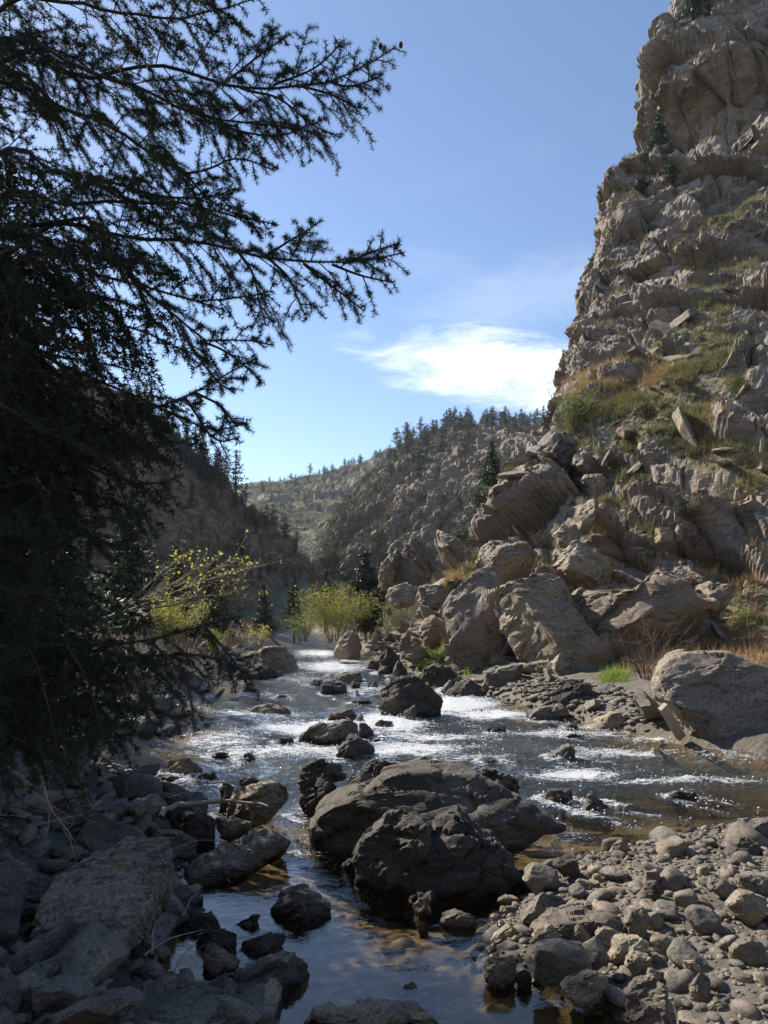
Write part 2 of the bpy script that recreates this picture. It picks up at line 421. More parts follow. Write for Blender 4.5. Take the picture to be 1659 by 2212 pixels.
def ground_z(X, Y):
    s = sdf(X, Y, WP)
    P = np.stack([X, Y, np.zeros_like(X)], 1)
    n = fbm(P * 0.9, 4, 0.5, 3); n2 = fbm(P * 4.0, 3, 0.5, 5)
    so_ = np.maximum(s, 0); si = np.maximum(-s, 0)
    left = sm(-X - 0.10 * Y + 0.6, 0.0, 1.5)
    bar = sm(X, 0.0, 1.0) * sm(9.5 - Y, 0, 1.5)
    land = 0.04 * sm(so_, 0, 0.15) + 0.10 * (1 - np.exp(-so_ / 0.7)) + 0.025 * np.minimum(so_, 4)
    lb = 0.10 * sm(so_, 0, .2) + 0.40 * (1 - np.exp(-so_ / 0.8)) + 0.16 * np.minimum(so_, 6) + 0.35 * np.maximum(so_ - 8, 0) * (Y > 3)
    rb = 0.12 * sm(so_, 0, .3) + 0.5 * (1 - np.exp(-so_ / 2.5)) + 0.12 * np.minimum(so_, 8)
    z = rb * (1 - left) * (1 - bar) + lb * left * (1 - bar) + land * bar
    z = z + (n * 0.10 + n2 * 0.03) * sm(so_, 0, .6)
    z = np.where(Y < 3.2, np.minimum(z, 0.25 + 0.4 * left), z)
    pool = sm(6.9 - Y, 0, 1.2)
    bed = -(0.10 * sm(si, 0, .25) + (0.16 + 0.22 * (1 - pool)) * (1 - np.exp(-si / 1.0))) + n * 0.05 + n2 * 0.02
    bed = np.where(si > 0, np.minimum(bed, -0.03), bed)
    z = np.where(s > 0, z, bed)
    far = sm(Y, 60, 200)
    return z * (1 - far) + far * 1.5, s, left

ys = np.concatenate([np.linspace(-5, 2.4, 14), np.geomspace(2.5, 70, 220), np.geomspace(73, 3000, 24)])
aa = np.concatenate([np.linspace(-3.2, -1.05, 40), np.linspace(-1.03, 1.03, 190), np.linspace(1.05, 3.2, 40)])
GX = (aa[None, :] * (np.abs(ys[:, None]) * 0.62 + 2.5)); GY = np.repeat(ys[:, None], len(aa), 1)
gz, gs, gl_ = ground_z(GX.ravel(), GY.ravel())
V = np.stack([GX.ravel(), GY.ravel(), gz], 1)
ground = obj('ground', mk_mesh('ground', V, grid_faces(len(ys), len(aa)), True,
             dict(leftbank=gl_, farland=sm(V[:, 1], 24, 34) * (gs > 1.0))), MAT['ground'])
tag(ground, 'stony brown riverbed and banks of the canyon floor', None, None, 'structure')

# ================================================================== sheets of rock
def cat(pts, n, wts=None):
    """catmull-rom through pts, n samples, share of samples per span"""
    pts = np.asarray(pts, float); k = len(pts) - 1
    if wts is None:
        wts = np.linalg.norm(np.diff(pts, axis=0), axis=1)
    cw = np.concatenate([[0], np.cumsum(wts)]) / np.sum(wts)
    t = np.interp(np.linspace(0, 1, n), cw, np.arange(k + 1))
    i = np.clip(t.astype(int), 0, k - 1); f = (t - i)[:, None]
    p = np.vstack([2 * pts[0] - pts[1], pts, 2 * pts[-1] - pts[-2]])
    p0, p1, p2, p3 = p[i], p[i + 1], p[i + 2], p[i + 3]
    return 0.5 * (2 * p1 + (p2 - p0) * f + (2 * p0 - 5 * p1 + 4 * p2 - p3) * f * f + (3 * p1 - p0 - 3 * p2 + p3) * f ** 3)

def sheet(rows, nu, nv, wts=None, rw=None):
    G = np.stack([cat(r, nu, wts) for r in rows])           # rows x nu x 3
    if rw is None:
        rw = np.linalg.norm(np.diff(G, axis=0), axis=2).mean(1)
    cw = np.concatenate([[0], np.cumsum(rw)]) / np.sum(rw)
    t = np.interp(np.linspace(0, 1, nv), cw, np.arange(len(rows)))
    i = np.clip(t.astype(int), 0, len(rows) - 2); f = (t - i)[:, None, None]
    f = f * 0.6 + 0.4 * f * f * (3 - 2 * f)
    return G[i] * (1 - f) + G[i + 1] * f

def gnorm(G):
    du = np.gradient(G, axis=1); dv = np.gradient(G, axis=0)
    n = np.cross(du, dv); n /= np.maximum(1e-9, np.linalg.norm(n, axis=2))[..., None]
    return n

# ---- the near cliff on the right bank: contour rows from the foot to the top (back, nose, three, right)
def crow(z, nose, c1, c2, c3, r, back=(8, 28)):
    return [(nose[0] + back[0], nose[1] + back[1], z), (nose[0] + back[0] * .22, nose[1] + back[1] * .25, z), (*nose, z), (*c1, z), (*c2, z), (*c3, z), (*r, z)]
CR = [crow(-0.6, (-0.6, 38.5), (1.2, 28.6), (4.2, 23.4), (9, 20.0), (24, 13.0), (5, 24)),
      crow(0.9, (0.2, 38), (2.0, 28.2), (4.9, 23.3), (9.4, 20.6), (24, 14), (6, 24)),
      crow(3.5, (2.4, 34), (3.6, 29), (6.3, 25.4), (10.8, 22.4), (24, 16)),
      crow(6.8, (5.5, 33), (6.3, 30), (8.2, 27.2), (12.4, 24.4), (25, 18)),
      crow(9.1, (6.2, 35), (7, 32.5), (9.2, 29.7), (13.4, 26.7), (26, 20)),
      crow(13.3, (8.45, 38), (9.3, 36), (11.5, 33), (15.4, 29.8), (27, 23)),
      crow(17.2, (10.4, 41), (11.3, 39), (13.5, 36), (17.2, 32.8), (28, 26)),
      crow(20.9, (12.1, 43), (13, 41.5), (15, 39), (18.7, 35.7), (30, 28)),
      crow(23.7, (12.05, 44), (13.2, 42.5), (15.5, 40), (19.5, 37.2), (31, 30)),
      crow(27.6, (14.1, 46), (15.2, 44.5), (17.5, 42.5), (21.2, 39.7), (32, 32)),
      crow(31.0, (14.2, 46.8), (15.6, 45.8), (18, 44), (22, 41.6), (33, 34)),
      crow(32.9, (21.6, 51), (22, 49.6), (23.2, 47.4), (25.4, 44.2), (34, 37)),
      crow(36.0, (19.9, 49.6), (20.9, 48.2), (22.6, 46.4), (25.6, 43.6), (34.5, 37.6)),
      crow(37.8, (17.6, 48.4), (19.2, 46.8), (21.6, 45.2), (26, 43.1), (35, 38)),
      crow(42.6, (19.6, 50.4), (20.9, 49), (23.5, 47.6), (27, 45.2), (36, 40)),
      crow(46.6, (21.2, 52.4), (22.8, 51.4), (25.4, 50.4), (28.6, 47.7), (37, 43)),
      crow(52.0, (25.0, 56), (26.5, 55), (28.4, 53.4), (30.6, 50.7), (39, 46)),
      crow(58.0, (31.0, 64), (32.5, 63), (34.4, 61.4), (36.6, 58.7), (45, 54))]
GRASS = [[(1225, 930), (1290, 830), (1420, 700), (1540, 600), (1659, 480), (1900, 330), (1900, 1010), (1659, 1060), (1500, 1000), (1400, 930), (1330, 1000), (1250, 1000)],
         [(1480, 1400), (1560, 1260), (1659, 1200), (1900, 1100), (1900, 1450)],
         [(930, 1270), (1000, 1200), (1060, 1150), (1050, 1230), (960, 1300)],
         [(1500, 470), (1659, 330), (1659, 420), (1560, 520)], [(1300, 1080), (1420, 1110), (1480, 1180), (1380, 1160)], [(1160, 1120), (1230, 1150), (1200, 1190), (1140, 1170)]]
ROCKY = [[(1350, 1010), (1520, 1020), (1500, 1090), (1350, 1080)], [(1560, 640), (1700, 600), (1700, 760), (1600, 760)], [(1520, 830), (1700, 850), (1700, 960), (1560, 930)]]

def rockify(G, scales, bed=(0.5, 0.3, 0.2), squash=0.55, soil=None, crack=0.35, seed=1, outw=None, bias=0.0):
    nr, nc, _ = G.shape
    N = gnorm(G).reshape(-1, 3); P = G.reshape(-1, 3)
    if outw is not None:
        kk = sm(N[:, 2], .35, .75)[:, None] * .75 + .25; N = N * kk + np.array(outw) * (1 - kk); N /= np.linalg.norm(N, axis=1)[:, None]
    rot = rotm(*bed)
    k = 1.0 if soil is None else (1 - 0.82 * soil)
    D = np.full(len(P), bias * 1.0)
    W = P + np.stack([fbm(P * 0.35, 2, .5, 71), fbm(P * 0.35, 2, .5, 72), fbm(P * 0.35, 2, .5, 73)], 1) * 0.3
    for i, (size, amp) in enumerate(scales):
        q = (W @ rot.T) / size; q[:, 2] /= squash
        f, c = facets(q, seed + i * 7)
        D += amp * (f - crack * (1 - sm(c, 0.0, 0.12))) * k
    D += fbm(P * 1.6, 3, .55, seed + 50) * 0.05 * scales[0][1]
    return P + N * D[:, None]

NU, NV = 375, 560
G = sheet(CR, NU, NV, wts=[5, 6, 14, 22, 28, 25])
P0 = G.reshape(-1, 3)
cu, cv = to_uv(P0)
wob = fbm(P0 * 0.25, 3, .5, 8) * 45
soil = np.zeros(len(P0))
for poly in GRASS:
    soil = np.maximum(soil, sm(-sdf(cu + wob, cv + wob, poly), -30, 35))
for poly in ROCKY:
    soil *= 1 - sm(-sdf(cu, cv, poly), -15, 15)
soil *= sm(fbm(P0 * 0.45, 4, .55, 15), -0.55, -0.12)
CL = rockify(G, [(8.5, 1.5), (3.6, 0.85), (1.4, 0.26), (0.5, 0.07)], bed=(0.35, -0.75, 0.3), squash=0.40, soil=soil, seed=3, outw=(-0.72, -0.62, 0.3), bias=-.45)
cliff = obj('cliff', mk_mesh('cliff', CL, grid_faces(NV, NU), False, dict(soil=soil)), MAT['cliff'])
tag(cliff, 'tall tan rock cliff with grassy ledges rising from the river bank', None, None, 'structure')
CLN = gnorm(CL.reshape(NV, NU, 3)).reshape(-1, 3)

# ---- the hills behind: rows foot -> mid -> crest -> back
def hill(name, label, crest, foot, midh, midw, nu, nv, scales, soilf, back=(4, 45, -14), sq=0.6, bed=(0.3, 0.5, 0)):
    cr = np.array([at(*c) for c in crest]); ft = np.array(foot, float)
    md = ft + (cr - ft) * np.array([midw, midw, midh]); bk = cr + np.array(back)
    m2 = md * 0.45 + cr * 0.55 + np.array([0, 0, 0.02]) * (cr - ft)
    G = sheet([ft - np.array([0, 2, 3]), ft, md, m2, cr, bk], nu, nv, rw=[.05, .42, .22, .24, .07])
    P0 = G.reshape(-1, 3); t = np.repeat(np.linspace(0, 1, nv), nu)
    so2 = soilf(P0, t)
    H = rockify(G, scales, bed=bed, squash=sq, soil=so2 * 0.7, seed=31, outw=(-0.3, -0.9, 0.3))
    o = obj(name, mk_mesh(name, H, grid_faces(nv, nu), False, dict(soil=so2)), MAT['hill'])
    tag(o, label, None, None, 'structure')
    return H, t
HL, tL = hill('left_hill', 'shaded brown rocky hillside dropping to the river on the left bank',
     [(-500, 560, 62), (-100, 700, 70), (180, 810, 80), (330, 890, 88), (430, 990, 92), (500, 1062, 94), (600, 1150, 95), (690, 1225, 95), (760, 1290, 95)],
     [(-70, 30, 2), (-48, 44, 2), (-31, 54, 2), (-22, 63, 2), (-18, 70, 1.5), (-15, 76, 1.5), (-11.5, 82, 1.2), (-8, 88, 1), (-4, 92, 0)],
     0.45, 0.5, 280, 165, [(9, 1.6), (3.6, 1.0), (1.5, 0.5), (.7, .22)], lambda P, t: 0.25 + 0.5 * sm(fbm(P * 0.09, 3, .5, 4), 0, .5) + 0.3 * sm(t, .75, .9), bed=(0.2, 0.55, 0))
HM, tM = hill('wooded_ridge', 'sunlit rocky ridge with a pine wood along its crest across the canyon',
     [(660, 1275, 150), (690, 1205, 150), (716, 1128, 152), (740, 1082, 155), (783, 1041, 160), (806, 1017, 165), (860, 968, 175), (900, 948, 185), (980, 920, 200), (1081, 925, 210), (1200, 905, 215), (1400, 870, 220), (1600, 840, 230)],
     [(-18, 149, 0), (-14, 145, 1), (-9, 140, 2), (-4, 134, 2), (2, 128, 2), (7, 123, 2), (15, 116, 2), (23, 110, 2), (38, 104, 2), (55, 99, 2), (80, 95, 2), (110, 92, 2), (150, 92, 2)],
     0.62, 0.42, 310, 185, [(13, 2.4), (5.5, 1.5), (2.4, 0.85), (1.1, 0.4)], lambda P, t: 0.15 + 0.75 * sm(t, .62, .80) + 0.3 * sm(fbm(P * 0.06, 3, .5, 6), 0, .4), sq=0.6, bed=(0.25, 0.75, 0.2))
HF, tF = hill('far_hill', 'hazy scrub covered far hill closing the canyon',
     [(200, 1040, 370), (400, 1052, 390), (520, 1050, 400), (590, 1042, 400), (640, 1032, 410), (720, 1014, 420), (800, 985, 430), (870, 960, 440), (1000, 930, 450), (1300, 900, 460)],
     [(-150, 225, 8), (-100, 235, 8), (-66, 240, 8), (-45, 240, 8), (-30, 245, 8), (-8, 245, 8), (10, 245, 8), (30, 250, 8), (60, 255, 8), (150, 260, 8)],
     0.5, 0.45, 230, 95, [(24, 4.0), (9, 1.6), (4, .6)], lambda P, t: 0.6 + 0.4 * sm(fbm(P * 0.03, 3, .5, 7), -.2, .3), sq=0.8)

# ---- unseen canyon side behind the camera, added to cut skylight on facing rocks
bh = []
for (y_, z_) in [(-3.5, -.5), (-6, 1.5), (-10, 5), (-16, 11), (-26, 22), (-40, 32)]:
    bh.append([(x_, y_ - .004 * x_ * x_ * (1 if x_ < 0 else .4) + (4 if x_ < -8 else 0) * 0, z_) for x_ in (-60, -35, -18, -6, 6, 18, 35, 60)])
Gb = sheet(bh, 120, 60)
hb = rockify(Gb[:, ::-1], [(6, 1.2), (2.5, .5)], soil=np.full(120 * 60, .5), seed=77)
ob = obj('unseen_hillside', mk_mesh('unseen_hillside', hb, grid_faces(60, 120), True, dict(soil=np.full(7200, .8))), MAT['hill'])
tag(ob, 'unseen scrubby canyon side added behind the viewpoint to block skylight', None, None, 'structure')

# ================================================================== rocks
_ico = {}
def ico(k):
    if k not in _ico:
        bm = bmesh.new(); bmesh.ops.create_icosphere(bm, subdivisions=k, radius=1.0)
        Vv = np.array([q.co[:] for q in bm.verts], np.float64); Ff = np.array([[q.index for q in f.verts] for f in bm.faces]); bm.free()
        _ico[k] = (Vv / np.linalg.norm(Vv, axis=1)[:, None], Ff)
    return _ico[k]

def roughen(Vv, Ff, size, seed, blocky=1.0, fine=1.0, bed=(0.4, 0.3, 0.2), squash=0.4):
    N = vnormals(Vv, Ff); rot = rotm(*bed)
    off = np.random.RandomState(seed).rand(3) * 50
    q = ((Vv + off) @ rot.T) / (0.42 * size); q[:, 2] /= squash
    f, c = facets(q, seed)
    D = 0.050 * size * blocky * f - 0.016 * size * blocky * (1 - sm(c, 0, 0.10))
    q2 = ((Vv + off) @ rot.T) / (0.15 * size); q2[:, 2] /= squash
    f2, c2 = facets(q2, seed + 3)
    D += 0.020 * size * blocky * f2
    D += fbm((Vv + off) / (0.30 * size), 4, 0.5, seed + 9) * 0.030 * size * fine
    return Vv + N * D[:, None]

ROCKS = []
def outline_rock(pts, d, tf, tb, label, mat='grey', k=None, seed=1, n=(0, -1, 0), cuts=13, cutd=0.69, blocky=1.0, ext=0.25, box=0.62, name='boulder', bed=None, group=None, cat='boulder', fine=1.0, squash=0.4, ypow=.85):
    """a boulder from its traced outline (print pixels) on a plane at distance d, given real thickness in front and behind"""
    rs = np.random.RandomState(seed * 7 + 1)
    n = np.array(n, float); n /= np.linalg.norm(n)
    pts = np.array(pts, float); cpx = pts.mean(0)
    px = np.sqrt(np.prod(pts.max(0) - pts.min(0)))
    k = k or (4 if px < 70 else 5 if px < 240 else 6)
    c0 = at(cpx[0], cpx[1], d)
    eye = np.array([0, 0, CAM_H])
    e1 = np.cross(n, [0, 0, 1.0]); e1 = -e1 / np.linalg.norm(e1); e2 = np.cross(e1, n) * -1
    if e2[2] < 0: e2 = -e2
    if e1[0] < 0: e1 = -e1
    q = []
    for (uu, vv) in pts:
        ray = at(uu, vv, 1.0) - eye
        t = np.dot(c0 - eye, n) / np.dot(ray, n)
        w_ = eye + ray * t - c0
        q.append((w_ @ e1, w_ @ e2))
    q = np.array(q)
    if ext:
        lo = q[:, 1].min(); h_ = q[:, 1].max() - lo
        q[:, 1] -= np.where(q[:, 1] < lo + 0.22 * h_, ext, 0)
    cen = (q.max(0) + q.min(0)) / 2 * 0.5 + q.mean(0) * 0.5
    q -= cen; c0 = c0 + e1 * cen[0] + e2 * cen[1]
    th = np.linspace(-np.pi, np.pi, 361); Rr = np.zeros(361)
    for i, a in enumerate(th):
        ca, sa = math.cos(a), math.sin(a); best = 0.02
        for j in range(len(q)):
            p1, p2 = q[j], q[(j + 1) % len(q)]
            ex, ey = p2 - p1; den = ca * ey - sa * ex
            if abs(den) < 1e-9: continue
            tt = (p1[0] * ey - p1[1] * ex) / den; ss = (p1[0] * sa - p1[1] * ca) / den
            if tt > 0 and -1e-6 <= ss <= 1 + 1e-6: best = max(best, tt)
        Rr[i] = best
    if px < 70: cuts = min(cuts, 6); cutd = max(cutd, .78)
    U, F = ico(k)
    ang = np.arctan2(U[:, 2], U[:, 0]); m = np.sqrt(U[:, 0] ** 2 + U[:, 2] ** 2)
    rad = np.interp(ang, th, Rr) * m ** box
    yy = np.sign(U[:, 1]) * np.abs(U[:, 1]) ** ypow
    L = np.stack([np.cos(ang) * rad, np.where(yy < 0, yy * tf, yy * tb), np.sin(ang) * rad], 1)   # y<0 is towards the viewer
    size = math.sqrt((q[:, 0].max() - q[:, 0].min()) * (q[:, 1].max() - q[:, 1].min()))
    for i in range(cuts):
        nn = np.array([rs.uniform(-.8, .8), rs.choice([-1, -1, 1]) * rs.uniform(.5, 1), rs.uniform(-.3, .9)]); nn /= np.linalg.norm(nn)
        pr = L @ nn; cc = cutd * rs.uniform(.85, 1.08) * pr.max()
        L = L - nn * np.maximum(0, pr - cc)[:, None]
    Wd = L[:, :1] * e1 - L[:, 1:2] * n + L[:, 2:] * e2
    F2 = F if np.dot(np.cross(e1, -n), e2) > 0 else F[:, ::-1]
    Wd = roughen(Wd, F2, size, seed, blocky, fine, bed or (0.5, 0.3, rs.uniform(-.5, .5)), squash)
    me = mk_mesh(name, Wd, F2, True, None, 24)
    o = obj(name, me, MAT[mat], None, c0)
    tag(o, label, cat, group)
    ROCKS.append((c0, size))
    return o

C5 = lambda p: (929 + .44 * p[0], 796 + .44 * p[1])
C6 = lambda p: (.44 * p[0], 1526 + .44 * p[1])
C7 = lambda p: (531 + .48 * p[0], 1360 + .48 * p[1])
C8 = lambda p: (863 + .48 * p[0], 1659 + .48 * p[1])
C3 = lambda p: (332 + .48 * p[0], 830 + .48 * p[1])
def P_(f, *xy): return [f((xy[i], xy[i + 1])) for i in range(0, len(xy), 2)]
def dz(v, z=0.0): return (CAM_H - z) * FS / (v - HV)

def R_(f, xy, label, mat='grey', tf=None, tb=None, d=None, z=0.0, **kw):
    pts = P_(f, *xy); vs = [p[1] for p in pts]; us = [p[0] for p in pts]
    dc = d if d else dz(max(vs), z)
    wd = (max(us) - min(us)) / FS * dc; ht = (max(vs) - min(vs)) / FS * dc
    tf = tf if tf is not None else 0.42 * min(wd, ht * 1.6); tb = tb if tb is not None else 0.55 * min(wd, ht * 1.8)
    return outline_rock(pts, dc + (0 if d else tf * 0.8), tf, tb, label, mat, **kw)

# --- big boulders in the pool
R_(C7, (520,1175,488,1000,530,930,600,880,640,830,700,800,780,825,835,870,850,1010,760,1100,690,1185), 'dark upright boulder fused to the left side of the split boulder standing in the pool', 'dark', tf=.35, tb=.45, seed=11, cuts=6)
R_(C7, (670,1195,690,1000,740,955,840,905,870,860,960,815,1010,850,1060,920,1130,965,1180,1040,1250,1110,1140,1205,900,1212), 'dark split boulder with a pale sloping right shoulder standing in the still pool', 'dark', tf=.5, tb=.6, seed=12, cuts=6)
R_(C7, (300,985,298,860,330,800,430,740,530,690,610,650,720,628,830,628,1000,658,1150,708,1300,790,1460,852,1475,866,1300,905,1120,945,900,990,520,1000), 'long low layered grey boulder lying behind the split boulder in the pool', 'dark', d=7.6, tf=.75, tb=.8, seed=13, cuts=7, blocky=.55, bed=(0.1, 0.12, 0.1), squash=.3)
R_(C7, (240,720,245,640,300,590,370,572,430,620,440,670,350,705,270,760), 'rounded dark boulder perched above the left end of the long layered boulder', 'dark', d=8.6, seed=14)
R_(C7, (258,760,272,720,390,660,432,690,425,750,310,805), 'smaller smooth boulder resting just below the perched boulder', 'dark', d=8.0, seed=15)
R_(C7, (690,635,720,600,830,560,885,630,800,650), 'pale pointed rock poking up behind the middle of the long layered boulder', 'grey', d=9.0, seed=16)
R_(C7, (875,645,940,595,990,645,930,660), 'small dark pyramid shaped rock behind the long layered boulder beside the pale pointed rock', 'dark', d=9.0, seed=17)
R_(C7, (985,655,1000,632,1100,640,1250,670,1252,750,1100,730), 'flat topped dark block leaning on the back right of the long layered boulder', 'dark', d=8.6, seed=18)
R_(C7, (440,690,480,652,560,648,590,680,500,705), 'low rounded rock between the perched boulder and the long layered boulder', 'grey', d=8.5, seed=19)
R_(C7, (520,610,570,590,700,605,690,640,570,645), 'thin flat dark slab at the water edge behind the long layered boulder', 'dark', d=9.4, seed=20)
R_(C7, (560,640,580,590,640,600,650,640), 'dark stub of rock standing on the thin flat slab', 'dark', d=9.2, seed=120)
# --- boulders in the rapids
R_(C7, (612,385,600,250,640,215,690,200,770,218,820,255,882,312,886,385,740,402), 'tall dark wedge boulder standing in the middle of the rapids', 'dark', seed=21, tf=.45, tb=.5)
R_(C7, (690,395,710,370,765,338,768,400,720,410), 'small pointed rock leaning on the foot of the tall dark wedge boulder', 'dark', seed=22)
R_(C7, (222,512,218,465,300,437,470,403,500,430,505,482,400,517), 'long flat topped boulder in the rapids left of the tall wedge boulder', 'grey', seed=23)
R_(C7, (378,552,460,470,500,478,576,530,576,562,480,573), 'ridge backed dark boulder in the rapids just below the long flat topped boulder', 'dark', seed=24)
R_(C7, (490,425,500,395,525,380,548,425), 'small dark rock above the end of the long flat topped boulder', 'dark', seed=25)
R_(C7, (498,475,510,425,540,415,578,465,560,480), 'rounded dark rock touching the right end of the long flat topped boulder', 'dark', seed=26)
R_(C7, (335,402,380,380,440,362,500,356,500,405,420,410), 'low jagged dark rock upstream of the long flat topped boulder', 'dark', seed=27)
R_(C7, (120,512,150,490,215,485,222,515), 'low dark rock at the left tip of the long flat topped boulder', 'dark', seed=28)
R_(C7, (530,505,560,480,610,500,590,512), 'small low rock in foam below the rounded dark rock', 'dark', seed=29)
R_(C7, (580,430,600,405,660,415,690,440,620,445), 'foam covered low dark rock left of the tall wedge boulder', 'dark', seed=30)
R_(C7, (-10,180,5,125,75,82,160,78,205,110,252,172,130,188,40,190), 'large brown domed boulder far up the left bank', 'foot', seed=31)
R_(C7, (-60,205,-20,170,60,160,120,180,180,215,60,225), 'flat dark rocks spread at the foot of the brown domed boulder', 'dark', seed=32)
R_(C7, (85,215,110,185,160,190,190,218), 'dark rock beside the flat rocks below the brown domed boulder', 'dark', seed=33)
R_(C7, (395,225,430,190,510,196,530,222,460,235), 'brown lumpy rock in the upper riffle', 'foot', seed=34)
R_(C7, (335,275,338,235,400,230,450,240,462,275,390,285), 'blocky dark rock with a pale left face in the upper riffle', 'dark', seed=35)
R_(C7, (270,252,300,225,345,225,350,250), 'low dark rock upstream beside the blocky pale faced rock', 'dark', seed=36)
R_(C7, (460,265,480,232,512,240,516,266), 'dark rock right of the blocky pale faced rock', 'dark', seed=37)
R_(C7, (535,260,555,230,590,235,597,262), 'rounded dark rock alone in the upper riffle near the far bank', 'dark', seed=38)
R_(C7, (370,212,388,190,406,212), 'tiny pointed rock upstream of the brown lumpy rock', 'dark', seed=39)
R_(C7, (485,300,498,267,538,298), 'small sharp shark fin rock in the upper riffle', 'dark', seed=40)
R_(C7, (440,332,480,320,570,322,580,334), 'very low flat dark rock awash above the rapids', 'dark', seed=41)
R_(C7, (-30,375,40,345,120,335,180,350,225,372,120,385), 'pale flat shelf of rock awash on the left of the rapids', 'foot', seed=42)
R_(C7, (110,305,150,290,195,300), 'thin dark rock awash above the pale flat shelf', 'dark', seed=43)
R_(C7, (1040,375,1060,352,1085,375), 'small dark rock in white foam by the gravel shore', 'dark', seed=44)
R_(C7, (1080,450,1100,432,1170,440,1165,462), 'low dark rock in mid current right of the rapids', 'dark', seed=45)
R_(C7, (1368,580,1395,548,1462,512,1512,595,1440,600), 'tilted block with a bright top in the right hand riffle', 'grey', seed=46)
R_(C7, (1420,485,1440,470,1525,475,1510,490), 'flat dark rock awash near the right bank', 'dark', seed=47)
R_(C7, (1415,460,1440,445,1480,450,1500,462), 'second flat dark rock awash behind the first near the right bank', 'dark', seed=48)
R_(C7, (1425,438,1460,420,1500,430,1490,442), 'small dark rock just off the rubble of the right bank', 'dark', seed=49)
R_(C7, (1040,605,1070,585,1150,590,1140,610), 'dark sliver of rock awash behind the end of the long layered boulder', 'dark', seed=50)
R_(C7, (1452,795,1500,750,1580,700,1625,722,1655,800,1640,818,1520,812), 'pale grey angular boulder in the shallows above the gravel bar', 'grey', seed=51)
R_(C7, (1328,770,1360,716,1490,722,1492,765,1400,780), 'low smooth dark boulder just left of the pale angular boulder in the shallows', 'dark', seed=52)
R_(C7, (1385,790,1440,765,1460,790), 'flat little stone between the smooth dark boulder and the pale angular boulder', 'grey', seed=53)
R_(C8, (1205,135,1240,110,1335,108,1340,130,1260,145), 'low flat rock awash in the right hand shallows', 'dark', seed=54)
# --- foreground pool
R_(C7, (98,1275,190,1172,260,1180,350,1222,388,1252,330,1300,200,1315), 'pale wedge topped rock standing alone in the still pool', 'grey', seed=55, cutd=.8)
R_(C7, (430,1070,445,1030,490,1025,500,1085), 'small dark rock at the left foot of the upright boulder in the pool', 'dark', seed=56)
R_(C8, (178,685,250,635,320,642,347,662,330,722,240,722), 'flat diamond shaped pale rock in the pool in front of the split boulder', 'cobble', seed=57)
R_(C8, (60,618,108,580,122,600,130,665,100,655), 'small bright white triangular rock at the foot of the split boulder', 'cobble', seed=58)
R_(C8, (-60,1050,-40,1000,60,985,160,1010,155,1060,60,1062), 'low sandy flat rock barely above the pool surface', 'cobble', d=4.75, seed=59, tf=.12, tb=.15)
R_(C6, (1395,1520,1450,1485,1700,1470,1900,1475,2250,1500,2330,1530,2300,1580,1420,1580), 'long pale flat slab along the near edge of the pool', 'cobble', d=4.35, seed=60, tf=.25, tb=.2)
R_(C8, (825,1085,850,1065,915,1100,905,1130,850,1125), 'lone tan stone lying on the shallow pool floor near the standing stone', 'cobble', seed=61)
R_(C8, (315,870,325,840,345,835,345,870), 'single little brown stone in the middle of the pool', 'cobble', seed=62)
# --- right bank
R_(C5, (1085,1600,1095,1550,1130,1470,1190,1425,1290,1390,1480,1402,1560,1440,1660,1470,1800,1560,1850,1700,1840,1860,1660,1885,1500,1880,1350,1865,1260,1810,1200,1700), 'huge smooth tan boulder with a dark undercut base on the right bank', 'foot', d=13.4, tf=1.0, tb=1.4, seed=63, cuts=5, blocky=.35, fine=1.0, box=.5)
R_(C7, (1385,330,1372,250,1400,228,1450,220,1520,240,1600,300,1655,345,1660,378,1480,392), 'dark slanting boulder at the water edge under the leaning cliff blocks', 'dark', seed=64)
R_(C7, (1245,385,1330,346,1420,340,1475,392,1440,407), 'smooth grey rock at the left foot of the dark slanting boulder', 'grey', seed=65)
R_(C7, (1545,430,1590,400,1660,370,1720,385,1700,445,1600,448), 'broken tan rock at the right foot of the dark slanting boulder', 'foot', seed=66)
R_(C7, (780,252,790,190,840,155,920,165,945,225,900,258), 'dark boulder with a flat top on the far shore beside fresh grass', 'dark', seed=67)
R_(C7, (598,140,615,90,640,60,690,135,680,195,640,200), 'tall dark triangular boulder on the far shore', 'dark', seed=68)
R_(C7, (642,205,690,130,750,200,700,210), 'dark pyramid boulder at the right foot of the tall triangular boulder', 'dark', seed=69)
R_(C7, (845,275,920,228,940,250,930,280), 'light grey rock on the far shore below the flat topped dark boulder', 'grey', seed=70)
R_(C7, (900,285,950,240,1010,225,1095,272,1060,306,960,302), 'broad dark grey rock at the end of the pebbly shore', 'dark', seed=71)
R_(C7, (1060,240,1080,190,1130,165,1240,150,1252,195,1180,242), 'pile topping slab in front of the leaning cliff blocks', 'grey', z=.3, seed=72)
R_(C7, (1150,240,1200,205,1280,220,1290,250,1220,258), 'bright pale rock catching the sun on the pebbly shore', 'cobble', z=.2, seed=73)
R_(C7, (530,175,560,140,610,130,605,178), 'dark rock left of the tall triangular boulder', 'dark', seed=74)
R_(C7, (590,205,600,160,645,165,650,205), 'small boulder in front of the tall triangular boulder', 'dark', seed=75)
R_(C7, (390,100,420,40,480,0,520,40,510,110), 'brown boulder among the talus at the bend of the river', 'foot', z=.4, seed=76)
R_(C7, (685,70,700,20,740,10,745,75), 'upright tan slab among the talus under the far shore boulders', 'foot', z=1.0, seed=77)
R_(C7, (690,110,720,75,800,80,830,110,760,130), 'layered tan slab lying behind the tall triangular boulder', 'foot', z=.6, seed=78)
